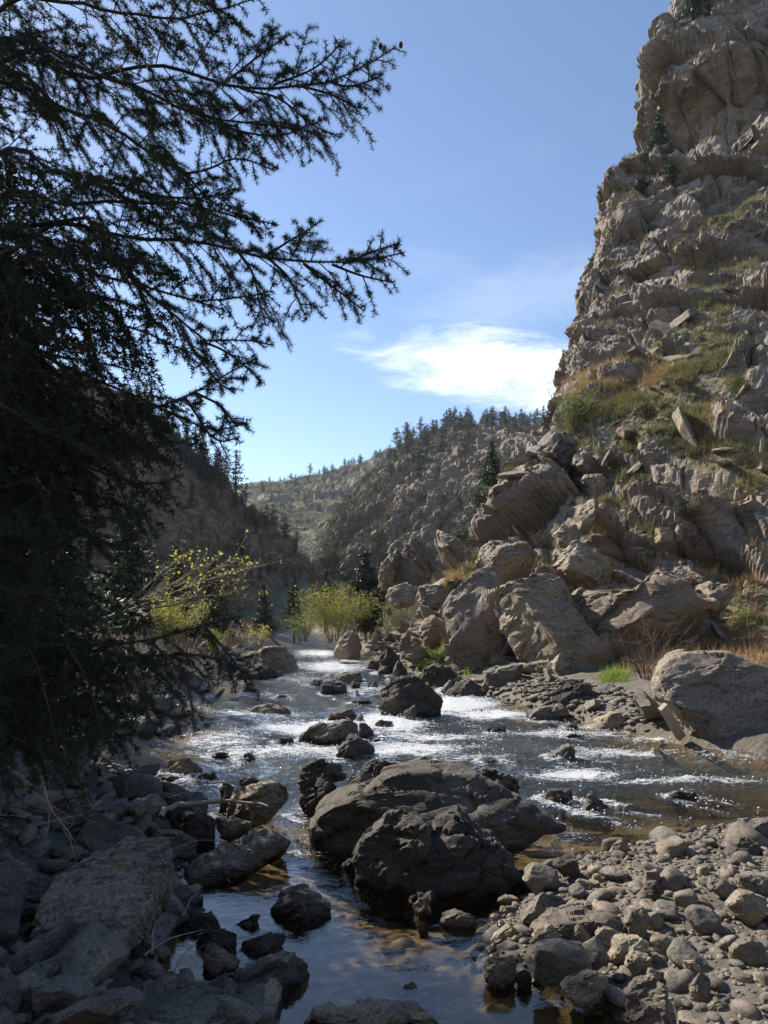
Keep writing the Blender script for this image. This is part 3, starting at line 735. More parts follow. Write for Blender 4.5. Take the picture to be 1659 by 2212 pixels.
# --- blocks leaning at the foot of the cliff
R_(C5, (55,1170,110,1100,240,985,330,955,335,1080,315,1190,350,1300,385,1425,310,1455,190,1440,120,1370,80,1250), 'large leaning tan block with a dark diagonal crack at the cliff foot', 'foot', d=22.6, tf=1.0, tb=2.2, seed=81, cuts=6, blocky=.55, n=(-.35, -1, .1), ext=.5, box=.5, cutd=.66)
R_(C5, (303,1130,330,1070,450,1030,600,1010,670,1060,720,1180,800,1280,900,1380,915,1450,830,1545,700,1530,625,1575,520,1450,430,1390,350,1290,310,1200), 'largest leaning grey block with an overhung left edge at the cliff foot', 'foot', d=20.6, tf=1.1, tb=2.6, seed=82, cuts=7, blocky=.6, n=(-.25, -1, .15), ext=.5, box=.5, cutd=.66)
R_(C5, (655,1075,760,1060,900,1130,1010,1140,1080,1060,1190,935,1270,1000,1400,1160,1340,1230,1150,1290,960,1310,900,1390,780,1270), 'broad sloping grey block with a shaded hollow on its right at the cliff foot', 'foot', d=20.4, tf=.9, tb=2.6, seed=83, cuts=6, blocky=.6, n=(-.3, -.9, .45), ext=.2, box=.5, cutd=.66)
R_(C5, (590,1440,640,1370,760,1355,880,1390,920,1450,820,1540,640,1530), 'rounded tan block bulging under the largest leaning block', 'foot', d=19.6, tf=.9, tb=1.2, seed=84, blocky=.5)
R_(C5, (230,960,240,890,330,790,480,830,520,900,420,980,320,1000), 'tan ledge block above the leaning block with the diagonal crack', 'foot', d=25.5, tf=1.0, tb=2, seed=85, n=(-.4, -.8, .5))
R_(C5, (600,970,690,860,800,850,880,930,830,1010,680,1010), 'triangular grey ledge block above the largest leaning block', 'foot', d=24.0, tf=.8, tb=1.8, seed=86, n=(-.4, -.8, .5))
R_(C5, (920,560,960,540,1120,545,1250,590,1270,630,1130,660,980,640), 'flat pale slab jutting from the middle of the slope', 'foot', d=27.6, tf=.6, tb=2.0, seed=87, blocky=.7, n=(-.3, -.8, .4))
R_(C5, (945,650,1000,620,1130,660,1180,640,1200,670,1080,690), 'thin slab tucked under the flat pale slab', 'foot', d=27.2, tf=.5, tb=1.5, seed=88)
R_(C5, (720,770,725,690,800,640,835,650,815,720,770,780), 'upright tan block standing on the slope', 'foot', d=26.2, tf=.5, tb=1.0, seed=89)
R_(C5, (615,810,650,770,720,765,755,800,700,850,640,845), 'squat rounded rock at the foot of the upright tan block', 'foot', d=25.6, tf=.5, tb=.8, seed=90)
R_(C5, (575,500,590,420,640,340,720,345,720,400,690,470,660,530,600,530), 'dark cubic outcrop below the green bush on the cliff', 'dark', d=31.5, tf=.9, tb=1.5, seed=91)
R_(C5, (685,470,720,420,830,420,830,490,740,505), 'tan block wedged right of the dark cubic outcrop', 'foot', d=31.0, tf=.7, tb=1.5, seed=92)
R_(C5, (745,545,770,515,850,520,860,555,800,560), 'thin ledge stone below the wedged tan block', 'foot', d=28.6, tf=.4, tb=.8, seed=93)
R_(C5, (1115,820,1120,780,1190,785,1185,825), 'square stone on the grassy terrace', 'foot', d=24.2, tf=.3, tb=.5, seed=94)
R_(C5, (1205,815,1210,762,1238,765,1240,810), 'small white upright stone on the grassy terrace', 'cobble', d=24.0, tf=.15, tb=.2, seed=95)
R_(C5, (1620,740,1640,730,1665,790,1650,800), 'pale tilted splinter of rock at the edge of the slope', 'cobble', d=22.8, tf=.12, tb=.2, seed=96)
R_(C5, (1160,100,1200,70,1270,75,1285,100,1210,115), 'grey rock half buried high in the grass slope', 'foot', d=33.0, tf=.5, tb=.8, seed=97)
R_(C5, (1340,1140,1360,1050,1470,1060,1480,1130,1410,1160), 'tan block right of the shaded hollow', 'foot', d=20.2, tf=.5, tb=1.2, seed=98)
R_(C3, (1010,890,1020,820,1060,770,1130,712,1100,800,1085,860,1060,905), 'thin split flake leaning on the great tilted boulder above the talus', 'foot', d=30.6, tf=.7, tb=1.2, seed=99, bed=(0.2, -.7, .2), squash=.25)
R_(C3, (1085,860,1100,790,1135,712,1190,690,1250,685,1290,712,1282,800,1240,870,1150,890), 'great tilted layered boulder standing above the talus', 'foot', d=30.8, tf=1.0, tb=1.6, seed=100, bed=(0.2, -.7, .2), squash=.25)
R_(C3, (1190,920,1230,905,1300,900,1328,940,1270,985,1215,1000), 'layered tan slab jutting below the orange grass', 'foot', d=26.5, tf=.5, tb=1.5, seed=101, squash=.2)
R_(C3, (1040,960,1060,915,1130,895,1190,915,1170,970,1090,985), 'dark crack riven block under the great tilted boulder', 'foot', d=29.0, tf=.7, tb=1.2, seed=102)
R_(C3, (1195,1110,1210,1060,1260,1040,1310,1070,1290,1150,1220,1160), 'tan boulder left of the leaning block with the diagonal crack', 'foot', d=24.5, tf=.6, tb=1.0, seed=103)
# --- left bank, in the shade of the fir
R_(C6, (198,1000,295,872,500,752,640,688,832,682,842,860,700,1075,578,1230,158,1218), 'big flat grey slab tilted towards the pool in the shade of the fir', 'slab', d=4.75, tf=.16, tb=.22, seed=104, n=(.12, -.62, .78), ext=0, cuts=0, box=.6, ypow=.3, blocky=.5, fine=.9, bed=(1.0, .25, .45), squash=.16, cat='rock slab')
R_(C6, (888,850,910,800,1000,730,1150,655,1290,590,1330,622,1420,682,1200,790,960,862), 'long slanted pale edged slab half sunk in the pool', 'grey', d=6.9, tf=.22, tb=.3, seed=105, n=(.35, -.75, .55), ext=.1, cuts=3, box=.6, ypow=.35, blocky=.7, bed=(.1, -.45, 0), squash=.15, cat='rock slab')
R_(C6, (978,1425,1050,1340,1250,1250,1420,1205,1522,1272,1520,1312,1380,1372,1150,1415), 'long flat grey rock overhanging the near end of the pool', 'grey', d=4.85, tf=.2, tb=.25, seed=106, n=(.1, -.8, .6), cuts=3, box=.6, ypow=.4, ext=.12)
R_(C6, (1000,1360,1000,1200,1040,1155,1150,1155,1180,1250,1150,1300,1040,1350), 'round topped tan boulder behind the long flat rock at the pool', 'cobble', d=5.0, tf=.16, tb=.2, seed=107, blocky=.5)
R_(C6, (948,1175,960,1070,1070,1060,1165,1100,1165,1165,1050,1200), 'dark block behind the round topped tan boulder', 'dark', d=5.3, tf=.2, tb=.2, seed=108)
R_(C6, (1165,1145,1290,1082,1390,1085,1398,1170,1330,1215,1200,1272), 'dark wedge rock right of the round topped tan boulder', 'dark', d=5.25, tf=.2, tb=.2, seed=109)
R_(C6, (838,1135,860,1060,1000,1015,1090,1060,1090,1110,950,1180), 'broad dark rock at the pool edge next to the dark block', 'dark', d=5.6, tf=.22, tb=.25, seed=110)
R_(C6, (1130,1082,1240,1012,1272,1015,1262,1092,1180,1120), 'pale thin blade of rock sticking up behind the dark wedge rock', 'grey', d=5.7, tf=.08, tb=.1, seed=111)
R_(C6, (780,980,810,910,900,905,990,950,960,1000,850,1020), 'dark low rock between the big flat slab and the pool', 'dark', d=6.0, tf=.2, tb=.2, seed=112)
R_(C6, (-60,1600,-60,1250,0,1225,100,1240,180,1330,205,1450,190,1600), 'rounded dark mottled boulder in the shaded corner of the rubble', 'dark', d=3.9, tf=.3, tb=.4, seed=113, ext=.2)
R_(C6, (740,310,760,270,930,250,1020,262,1000,320,900,345), 'pale flat topped rock in the shallows beside the fir branches', 'foot', seed=114)
R_(C6, (1088,470,1150,400,1300,380,1450,370,1462,430,1300,472), 'broad pale flat slab in the side channel', 'foot', d=8.4, tf=.3, tb=.3, seed=115)
R_(C6, (790,470,830,440,1000,425,1030,450,1000,490,830,495), 'low shelf of rock at the edge of the side channel', 'grey', d=8.2, seed=116)
R_(C6, (835,560,860,530,1000,525,1060,545,1040,600,880,605), 'dark undercut shelf below the driftwood stick', 'dark', d=7.6, seed=117)
R_(C6, (1035,590,1050,550,1150,555,1235,580,1180,602), 'small low pale shelf in the side channel', 'grey', d=7.7, seed=118)
R_(C6, (1150,395,1180,355,1240,342,1280,375,1250,400), 'rounded dark stone behind the broad pale flat slab', 'dark', d=9.0, seed=119)
R_(C6, (1075,430,1090,380,1120,368,1150,400,1120,440), 'dark stone touching the left end of the broad pale flat slab', 'dark', d=8.7, seed=121)
R_(C6, (735,375,760,335,880,345,860,370), 'low dark rock in front of the pale flat topped rock', 'dark', seed=122)
R_(C6, (910,370,960,340,1060,318,1075,360), 'grey wedge rock right of the pale flat topped rock', 'grey', seed=123)
R_(C6, (645,335,648,295,665,282,705,325,700,338), 'small black pointed rock in the shallows near the fir', 'dark', seed=124)
R_(C6, (1000,250,1050,225,1120,218,1135,245), 'low dark rock at the edge of the glittering water', 'dark', seed=125)
R_(C6, (1170,270,1195,235,1240,228,1270,265), 'dark domed rock in the glittering water', 'dark', seed=126)
R_(C6, (730,405,745,370,800,385,820,405), 'tiny dark stone in the side channel ripple', 'dark', seed=127)
for i, (xy, lab) in enumerate([
    ((350, 800, 370, 730, 390, 712, 490, 720, 485, 770, 420, 810), 'small pale topped block behind the big flat slab'),
    ((0, 770, 10, 720, 100, 670, 220, 670, 330, 760, 300, 810, 100, 820), 'wide dark lump of schist left of the pale topped block'),
    ((620, 540, 640, 480, 740, 445, 790, 500, 760, 560, 660, 580), 'dark square block near the driftwood stick'),
    ((420, 540, 440, 500, 600, 460, 630, 540, 560, 570, 470, 570), 'flat dark block left of the dark square block'),
    ((350, 640, 380, 590, 540, 555, 640, 600, 620, 660, 450, 680), 'long dark tilted block below the flat dark block'),
    ((740, 650, 760, 600, 880, 625, 960, 660, 940, 710, 820, 740), 'dark rough boulder at the top corner of the big flat slab'),
    ((60, 850, 90, 795, 200, 790, 290, 830, 270, 880, 140, 900), 'layered dark slab below the wide lump of schist'),
    ((20, 940, 60, 880, 130, 920, 120, 1010, 40, 1020), 'dark rough lump beside the left edge of the big flat slab'),
    ((130, 1160, 140, 970, 200, 950, 205, 1060, 170, 1150), 'narrow upright stone against the left edge of the big flat slab'),
    ((185, 1400, 200, 1340, 360, 1250, 440, 1240, 430, 1300, 300, 1370), 'long sharp edged block under the lower end of the big flat slab'),
    ((430, 1320, 450, 1230, 500, 1200, 600, 1280, 580, 1340, 500, 1360), 'dark faceted block right of the long sharp edged block'),
    ((590, 1340, 620, 1200, 700, 1150, 780, 1180, 740, 1290, 720, 1350), 'dark leaning block between the big flat slab and the small puddle'),
    ((690, 1130, 700, 1080, 760, 1065, 835, 1105, 780, 1160), 'flat grey stone by the corner of the big flat slab'),
    ((725, 1400, 740, 1350, 850, 1345, 905, 1380, 890, 1430, 780, 1440), 'low rounded rock at the edge of the small puddle'),
    ((350, 1460, 370, 1410, 520, 1395, 610, 1420, 590, 1470, 450, 1490), 'flat dark slab near the shaded corner boulder'),
    ((580, 1560, 600, 1500, 720, 1450, 800, 1500, 800, 1570), 'tilted brown layered block in the near rubble'),
    ((820, 1520, 840, 1480, 960, 1490, 1020, 1540, 960, 1580, 850, 1570), 'dark knobbly rock at the near end of the rubble'),
    ((770, 1470, 790, 1420, 850, 1430, 890, 1480, 850, 1510), 'rough brown rock near the small puddle'),
    ((1290, 1450, 1300, 1380, 1330, 1370, 1365, 1430, 1360, 1500, 1310, 1500), 'narrow standing tan stone in front of the long flat rock'),
    ((1110, 1540, 1140, 1500, 1300, 1465, 1330, 1500, 1280, 1550, 1160, 1570), 'rough tan rock at the near edge of the pool'),
    ((1030, 1520, 1040, 1490, 1110, 1480, 1135, 1510, 1080, 1540), 'rounded tan cobble beside the rough tan rock'),
    ((0, 650, 0, 600, 80, 575, 155, 590, 120, 650, 30, 690), 'pinkish layered slab by the dead branches'),
    ((440, 1500, 470, 1440, 560, 1450, 590, 1500, 520, 1530), 'dark rough rock below the flat dark slab')]):
    pts = P_(C6, *xy); vv = max(p[1] for p in pts)
    R_(C6, xy, lab, 'rubble' if i not in (18, 19, 20) else 'cobble', d=dz(vv, 0.35 if vv < 2000 and max(p[0] for p in pts) < 380 else 0.15) + 0.25, tf=.28, tb=.35, seed=140 + i, ext=.2, cutd=.66, box=.5)
# --- stones of the gravel bar that can be told apart
for i, (xy, lab) in enumerate([
    ((1015, 1180, 1028, 1030, 1070, 975, 1150, 953, 1210, 1000, 1250, 1100, 1270, 1190), 'tall tan standing stone at the near edge of the gravel bar'),
    ((608, 925, 614, 805, 700, 770, 810, 774, 855, 850, 862, 905, 780, 932), 'large smooth grey block at the pool edge of the gravel bar'),
    ((822, 805, 890, 764, 947, 850, 862, 885), 'egg shaped grey stone leaning on the large smooth grey block'),
    ((378, 930, 390, 850, 450, 814, 520, 850, 522, 950, 480, 992, 420, 972), 'rough tan lump standing in the pool at the tip of the gravel bar'),
    ((722, 978, 850, 914, 945, 960, 905, 1008, 780, 1012), 'flat rough tan rock in the pool in front of the large smooth grey block'),
    ((528, 940, 560, 895, 597, 930, 582, 1003, 535, 1006), 'small dark stone between the rough tan lump and the large smooth grey block'),
    ((572, 712, 620, 680, 830, 660, 1012, 682, 1012, 725, 740, 742), 'long pale log shaped stone on the gravel bar'),
    ((1008, 690, 1040, 640, 1110, 628, 1137, 680, 1090, 742, 1030, 732), 'angular brown stone at the right end of the long pale stone'),
    ((748, 764, 800, 685, 862, 757, 810, 784), 'triangular brown stone in front of the long pale stone'),
    ((598, 765, 620, 725, 670, 708, 722, 745, 710, 782, 640, 786), 'rounded tan stone left of the triangular brown stone'),
    ((438, 600, 450, 574, 530, 580, 542, 610, 500, 632), 'pale cobble at the waterline beside the split boulder'),
    ((553, 500, 600, 442, 660, 438, 668, 505, 612, 542), 'smooth rounded stone at the upstream corner of the gravel bar'),
    ((1280, 655, 1330, 625, 1400, 632, 1442, 665, 1440, 722, 1330, 712), 'smooth blue grey oval stone on the gravel bar'),
    ((1468, 622, 1530, 560, 1600, 562, 1645, 590, 1652, 642, 1560, 672), 'rough brown lumpy rock on the gravel bar'),
    ((1518, 512, 1525, 478, 1670, 480, 1690, 540, 1560, 546), 'flat blue grey block at the back of the gravel bar'),
    ((1388, 542, 1400, 490, 1430, 485, 1508, 542, 1480, 572), 'tilted grey wedge stone at the back of the gravel bar'),
    ((1448, 382, 1530, 310, 1590, 320, 1618, 350, 1610, 390, 1500, 397), 'dark angular boulder at the water side of the gravel bar'),
    ((1483, 302, 1560, 250, 1659, 238, 1760, 250, 1740, 322, 1560, 322), 'rough grey boulder behind the dark angular boulder on the bar'),
    ((1158, 372, 1180, 330, 1270, 314, 1333, 372, 1180, 387), 'low rounded grey boulder at the water side of the gravel bar'),
    ((1308, 1075, 1300, 1000, 1350, 920, 1390, 930, 1397, 1020, 1380, 1085), 'narrow upright tan stone near the standing stone'),
    ((1278, 872, 1330, 865, 1382, 940, 1322, 962), 'flat leaning tan stone above the narrow upright stone'),
    ((1358, 1092, 1430, 1040, 1512, 1072, 1480, 1122, 1400, 1130), 'broad angular pale stone right of the narrow upright stone'),
    ((1124, 785, 1150, 755, 1210, 758, 1236, 808, 1180, 824), 'smooth egg shaped cobble in the middle of the gravel bar'),
    ((1494, 850, 1500, 785, 1590, 768, 1640, 790, 1662, 850, 1580, 872), 'blocky tan stone with a flat top on the gravel bar'),
    ((938, 372, 960, 340, 1000, 328, 1042, 368, 990, 382), 'small smooth stone in the shallows off the gravel bar'),
    ((1098, 690, 1108, 660, 1160, 655, 1195, 690, 1150, 706), 'pale rounded stone right of the angular brown stone'),
    ((1010, 870, 1060, 826, 1130, 850, 1140, 890, 1060, 905), 'rounded brown stone near the middle of the gravel bar'),
    ((1095, 945, 1130, 890, 1170, 910, 1172, 950), 'pointed tan stone above the standing stone'),
    ((1510, 1080, 1530, 1030, 1590, 1012, 1618, 1060, 1580, 1090), 'smooth round stone near the broad angular pale stone'),
    ((880, 750, 900, 728, 980, 725, 1012, 760, 960, 792, 900, 785), 'pale angular stone right of the triangular brown stone'),
    ((940, 830, 980, 770, 1080, 760, 1122, 790, 1060, 840), 'wide low grey stone in the middle of the gravel bar'),
    ((1100, 555, 1120, 515, 1160, 505, 1188, 550, 1140, 570), 'dark brown angular stone at the upstream side of the gravel bar'),
    ((1095, 510, 1110, 465, 1160, 455, 1175, 495, 1130, 518), 'pale rounded stone at the upstream side of the gravel bar'),
    ((685, 430, 720, 408, 800, 418, 815, 445, 740, 455), 'flat dark stone at the water edge of the bar'),
    ((745, 650, 760, 605, 860, 602, 870, 640, 800, 660), 'blocky grey stone behind the long pale stone'),
    ((530, 660, 640, 560, 668, 560, 670, 610, 600, 650), 'tilted pale slab left of the blocky grey stone'),
    ((450, 650, 460, 625, 540, 630, 545, 670, 490, 690), 'grey cobble at the pool tip of the bar'),
    ((402, 805, 420, 755, 500, 705, 532, 730, 480, 790), 'tan angular stone at the pool tip of the bar')]):
    pts = P_(C8, *xy); vv = max(p[1] for p in pts); uu = sum(p[0] for p in pts) / len(pts)
    dd = dz(vv, 0.0 if uu < 1150 else 0.10 if vv > 2150 or vv < 1850 else 0.18)
    mm = 'grey' if i in (1, 2, 12, 14, 15, 17) else 'dark' if i in (5, 16, 31, 33) else 'cobble'
    sm_ = i in (1, 2, 11, 12, 18, 22, 25, 28, 32)
    wd = (max(p[0] for p in pts) - min(p[0] for p in pts)) / FS * dd
    R_(C8, xy, lab, mm, d=dd + 0.05, tf=.35 * wd, tb=.45 * wd, seed=180 + i, ext=.06 if dd > 4.2 else .15, blocky=.25 if sm_ else .9, cuts=3 if sm_ else 6, cat='stone', name='stone')

# ================================================================== the river, with foam round the rocks that stand in it
# rapids: (u, v, half width, half height, strength) on the print, laid on the water plane
RAPID = [(700, 1572, 190, 18, 1.0), (850, 1560, 90, 30, 1.1), (930, 1590, 210, 12, .7), (990, 1525, 110, 22, 1.0), (1230, 1585, 200, 10, .7), (1330, 1625, 190, 12, .65),
         (640, 1625, 260, 16, .8), (880, 1620, 190, 16, .8), (1240, 1672, 120, 16, .9), (1480, 1690, 220, 9, .7), (1570, 1635, 130, 9, .55), (480, 1600, 110, 30, .6),
         (720, 1440, 100, 20, .75), (690, 1412, 70, 12, .8), (560, 1545, 160, 20, .6), (800, 1490, 90, 18, .6), (1060, 1545, 120, 14, .9), (1420, 1600, 120, 9, .6),
         (440, 1660, 110, 16, .65), (1000, 1640, 180, 10, .5), (640, 1740, 30, 16, .4), (398, 1895, 14, 30, .9), (640, 1845, 40, 12, .6), (540, 1500, 120, 14, .45), (650, 1470, 120, 12, .5)]
wy = np.concatenate([np.geomspace(2.6, 20, 270), np.geomspace(20.1, 75, 50)])
wa = np.linspace(-1.0, 1.0, 360)
WX = wa[None, :] * (wy[:, None] * 0.66 + 1.0); WY = np.repeat(wy[:, None], len(wa), 1)
X, Y = WX.ravel(), WY.ravel()
u = CU + FS * X / Y; v = HV + FS * CAM_H / Y
foam = np.zeros_like(X)
for (cu, cv, ru, rv, st) in RAPID:
    foam = np.maximum(foam, 1.0 * st * np.exp(-(((u - cu) / ru) ** 2 + ((v - cv) / rv) ** 2)))
for (rc, rsz) in ROCKS:
    if rc[1] < 8.6 or rc[1] > 34 or rsz < .12 or float(sdf(np.array([rc[0]]), np.array([rc[1]]), WP)[0]) > .3: continue
    fx = 0.35 + 0.6 * float(sm(rc[0], 0, 3)); fl = np.array([fx, -1.0]); fl /= np.linalg.norm(fl)
    dx, dy = X - rc[0], Y - rc[1]; al = dx * fl[0] + dy * fl[1]; ac = dx * fl[1] - dy * fl[0]
    near = np.exp(-((np.hypot(dx, dy) - rsz * .62) / (rsz * .18 + .04)) ** 2) * .62
    wake = np.exp(-(np.abs(np.abs(ac) - rsz * .5) / (rsz * .3 + .04)) ** 2) * np.exp(-np.maximum(al, 0) / (rsz * 2.2 + .3)) * (al > -.3 * rsz) * .58
    foam = np.maximum(foam, np.maximum(near * (al < rsz * .3), wake))
s_ = sdf(X, Y, WP)
chop = sm(Y, 7.3, 10.5) * 0.55 + 0.45 * sm(Y, 9.0, 12)
chop = np.clip(chop * (1 - 0.93 * sm(X, 0.8, 1.8) * sm(10.0 - Y, 0, 0.9)), 0.0, 1)
chop = np.clip(np.maximum(chop, foam * 0.7) + 0.035 * sm(Y, 4.6, 5.6), 0, 1)
deep = sm(-s_, 0.4, 2.2) * sm(Y, 8.6, 10.8)
P = np.stack([X, Y, np.zeros_like(X)], 1)
wav = fbm(P * np.array([0.7, 1.5, 1]), 3, 0.55, 21) * 0.10 + np.abs(fbm(P * np.array([1.6, 3.4, 1]), 3, 0.6, 22)) * -0.07 + fbm(P * np.array([6, 9, 1]), 2, .6, 24) * 0.028
hump = fbm(P * np.array([1.2, 2.2, 1]), 2, .5, 29)
Zw = wav * (chop * 0.55 + foam * 0.6) + foam * (0.05 + 0.09 * hump)
water = obj('river_water', mk_mesh('river_water', np.stack([X, Y, Zw], 1), grid_faces(len(wy), len(wa)), True,
            dict(chop=chop, foam=foam, deep=deep)), MAT['water'])
tag(water, 'clear mountain river with whitewater rapids and a still pool', None, None, 'structure')


rs_ = np.random.RandomState(8); wp = np.clip(foam * 1.2 - .12, 0, 1) ** 1.5 * (Y < 32) * (Y ** 1.3) + .02 * chop * (Y > 9.5) * (Y < 30) * (s_ < -.2)  # white drops strewn over the rapids in place of sun glints
wp = wp * (np.abs(X / Y) < .62); ii = rs_.choice(len(X), 5500, p=wp / wp.sum())
ctr = np.stack([X[ii], Y[ii], Zw[ii]], 1) + rs_.normal(size=(5500, 3)) * np.array([.05, .05, .0]); ctr[:, 2] += np.abs(rs_.normal(size=5500)) * .03 * (.2 + foam[ii])
oc = np.array([(1, 0, 0), (-1, 0, 0), (0, 1, 0), (0, -1, 0), (0, 0, 1), (0, 0, -1)], float); of = np.array([(0, 2, 4), (2, 1, 4), (1, 3, 4), (3, 0, 4), (2, 0, 5), (1, 2, 5), (3, 1, 5), (0, 3, 5)])
rr = np.clip(rs_.lognormal(-4.75, .35, 5500), .004, .018)
Vs = (ctr[:, None] + oc[None] * rr[:, None, None]).reshape(-1, 3); Fs = (of[None] + (np.arange(5500) * 6)[:, None, None]).reshape(-1, 3)
sp_m, t = new_mat('spray_glints'); out(t, t.n('ShaderNodeBsdfPrincipled', None, Base_Color=(.9, .92, .94, 1), Roughness=.2).outputs[0])
tag(obj('spray_glints', mk_mesh('spray_glints', Vs, Fs, True), sp_m), 'white water drops over the rapids standing in for sun glints', 'spray_glints', None, 'stuff')

# ================================================================== loose stones: shared shapes, one object each
def stone_mesh(seed, k, rounded):
    rs = np.random.RandomState(seed); U, F = ico(k)
    npl = 16 if rounded else 8
    Nn = rs.normal(size=(npl, 3)); Nn /= np.linalg.norm(Nn, axis=1)[:, None]
    dd = rs.uniform(.75, 1.0, npl); p = 7 if rounded else 40
    dd = np.append(dd, [1.15] * 6); Nn = np.vstack([Nn, np.eye(3), -np.eye(3)])
    s = (np.maximum(0, U @ Nn.T) / dd) ** p
    r = s.sum(1) ** (-1 / p)
    Vv = U * r[:, None] * (np.array([1, rs.uniform(.65, .9), rs.uniform(.45, .7)]) if rounded else np.array([1, rs.uniform(.5, .85), rs.uniform(.22, .5)]))
    Vv = Vv + vnormals(Vv, F) * (fbm(Vv * 2.2 + seed, 3, .5, seed) * (.05 if rounded else .08))[:, None]
    return Vv, F
ROUND = [stone_mesh(300 + i, 4, True) for i in range(10)]
ANG = [stone_mesh(400 + i, 4, False) for i in range(12)]
ROUND_ME = [mk_mesh('cobble', *m) for m in ROUND]; ANG_ME = [mk_mesh('rock', *m, sharp=25) for m in ANG]
for m in ROUND_ME: m.materials.append(MAT['cobble'])
for m in ANG_ME: m.materials.append(MAT['rubble'])
for k_, m in enumerate(ROUND_ME):
    if k_ % 3 == 0: m.materials[0] = MAT['grey']
TAN_ME = [m.copy() for m in ANG_ME]
for m in TAN_ME: m.materials.clear(); m.materials.append(MAT['foot'])
GREY_ME = [m.copy() for m in ANG_ME]
for m in GREY_ME: m.materials.clear(); m.materials.append(MAT['grey'])

rg = np.random.RandomState(5)
def clear_of(x, y, r, placed):
    for (px, py, pr) in placed:
        if (px - x) ** 2 + (py - y) ** 2 < ((r + pr) * 0.72) ** 2: return False
    return True
big = [(c[0], c[1], s * .45) for c, s in ROCKS if c[1] < 12]

def scatter(n, box, size, meshes, name, label, cat_, group, accept, zoff, flat=0.35, tries=60, overlap=True):
    placed = list(big); k = 0
    for _ in range(n * tries):
        if k >= n: break
        x, y = rg.uniform(box[0], box[1]), rg.uniform(box[2], box[3])
        if not accept(x, y): continue
        r = size(x, y)
        if not clear_of(x, y, r, placed): continue
        z = ground_z(np.array([x]), np.array([y]))[0][0]
        o = bpy.data.objects.new(name, meshes[rg.randint(len(meshes))]); col.objects.link(o)
        o.location = (x, y, z + r * zoff); o.scale = (r * rg.uniform(.85, 1.2), r * rg.uniform(.85, 1.2), r * rg.uniform(.8, 1.2))
        o.rotation_euler = (rg.normal() * flat, rg.normal() * flat, rg.uniform(0, 6.28))
        tag(o, label, cat_, group); placed.append((x, y, r)); k += 1
    return placed
def psd(x, y): return float(sdf(np.array([x]), np.array([y]), WP)[0])
def see(x, y): return abs(x / y) < 0.62
onbar = lambda x, y: x > 0.4 and y < 9.4 and see(x, y) and psd(x, y) > -0.12
bar_pl = scatter(250, (0.5, 6.0, 3.9, 9.2), lambda x, y: float(np.clip(rg.lognormal(-2.75, .55), .035, .24)), ROUND_ME, 'cobble',
        'rounded tan or grey river cobble lying loose on the sunlit gravel bar', 'cobble', 'loose cobbles of the gravel bar', onbar, 0.22, 0.25)
onleft = lambda x, y: x < -0.2 * y * 0 - 0.35 and see(x, y) and psd(x, y) > 0.0 and x < -0.25 * y + 1.0
left_pl = scatter(125, (-6.5, -0.4, 3.2, 10.5), lambda x, y: float(np.clip(rg.lognormal(-1.6, .5), .07, .058 * y)), ANG_ME, 'rock',
        'angular dark schist rock lying loose in the shaded rubble under the fir', 'rock', 'loose rocks of the shaded rubble', onleft, 0.25, 0.4)
onfar = lambda x, y: psd(x, y) > -0.25 and psd(x, y) < 1.6 and x > -0.6 and y > 10.5
scatter(55, (-0.6, 8.5, 11.5, 36), lambda x, y: float(np.clip(rg.lognormal(-1.35, .45), .12, .7)), GREY_ME, 'rock',
        'grey rubble rock lying along the far shore below the cliff', 'rock', 'rubble rocks along the far shore', onfar, 0.25, 0.4)
ontalus = lambda x, y: psd(x, y) > 0.4 and psd(x, y) < 6 and x > -0.5 and y > 23
scatter(40, (-0.6, 4.0, 23, 42), lambda x, y: float(np.clip(rg.lognormal(-1.2, .4), .15, .7)), TAN_ME, 'rock',
        'tan talus rock lying in the slide under the great tilted boulder', 'rock', 'talus rocks at the river bend', ontalus, 0.3, 0.4)
DARK_ME = [m.copy() for m in ANG_ME]
for m in DARK_ME: m.materials.clear(); m.materials.append(MAT['dark'])
inriv = lambda x, y: psd(x, y) < -0.3 and y > 10.3 and see(x, y)
scatter(44, (-6, 6, 10.3, 38), lambda x, y: float(np.clip(rg.lognormal(-1.7, .4), .08, .26)), DARK_ME, 'rock',
        'small dark rock breaking the surface of the rapids', 'rock', 'small rocks breaking the rapids', inriv, 1.05, 0.3)
onlf = lambda x, y: psd(x, y) > -0.3 and psd(x, y) < 2.5 and x < -1.2 and y > 9
scatter(52, (-9, -1.2, 9, 34), lambda x, y: float(np.clip(rg.lognormal(-1.4, .4), .12, .6)), ANG_ME, 'rock',
        'dark rock along the left bank beyond the fir', 'rock', 'rocks along the left bank', onlf, 0.25, 0.4)

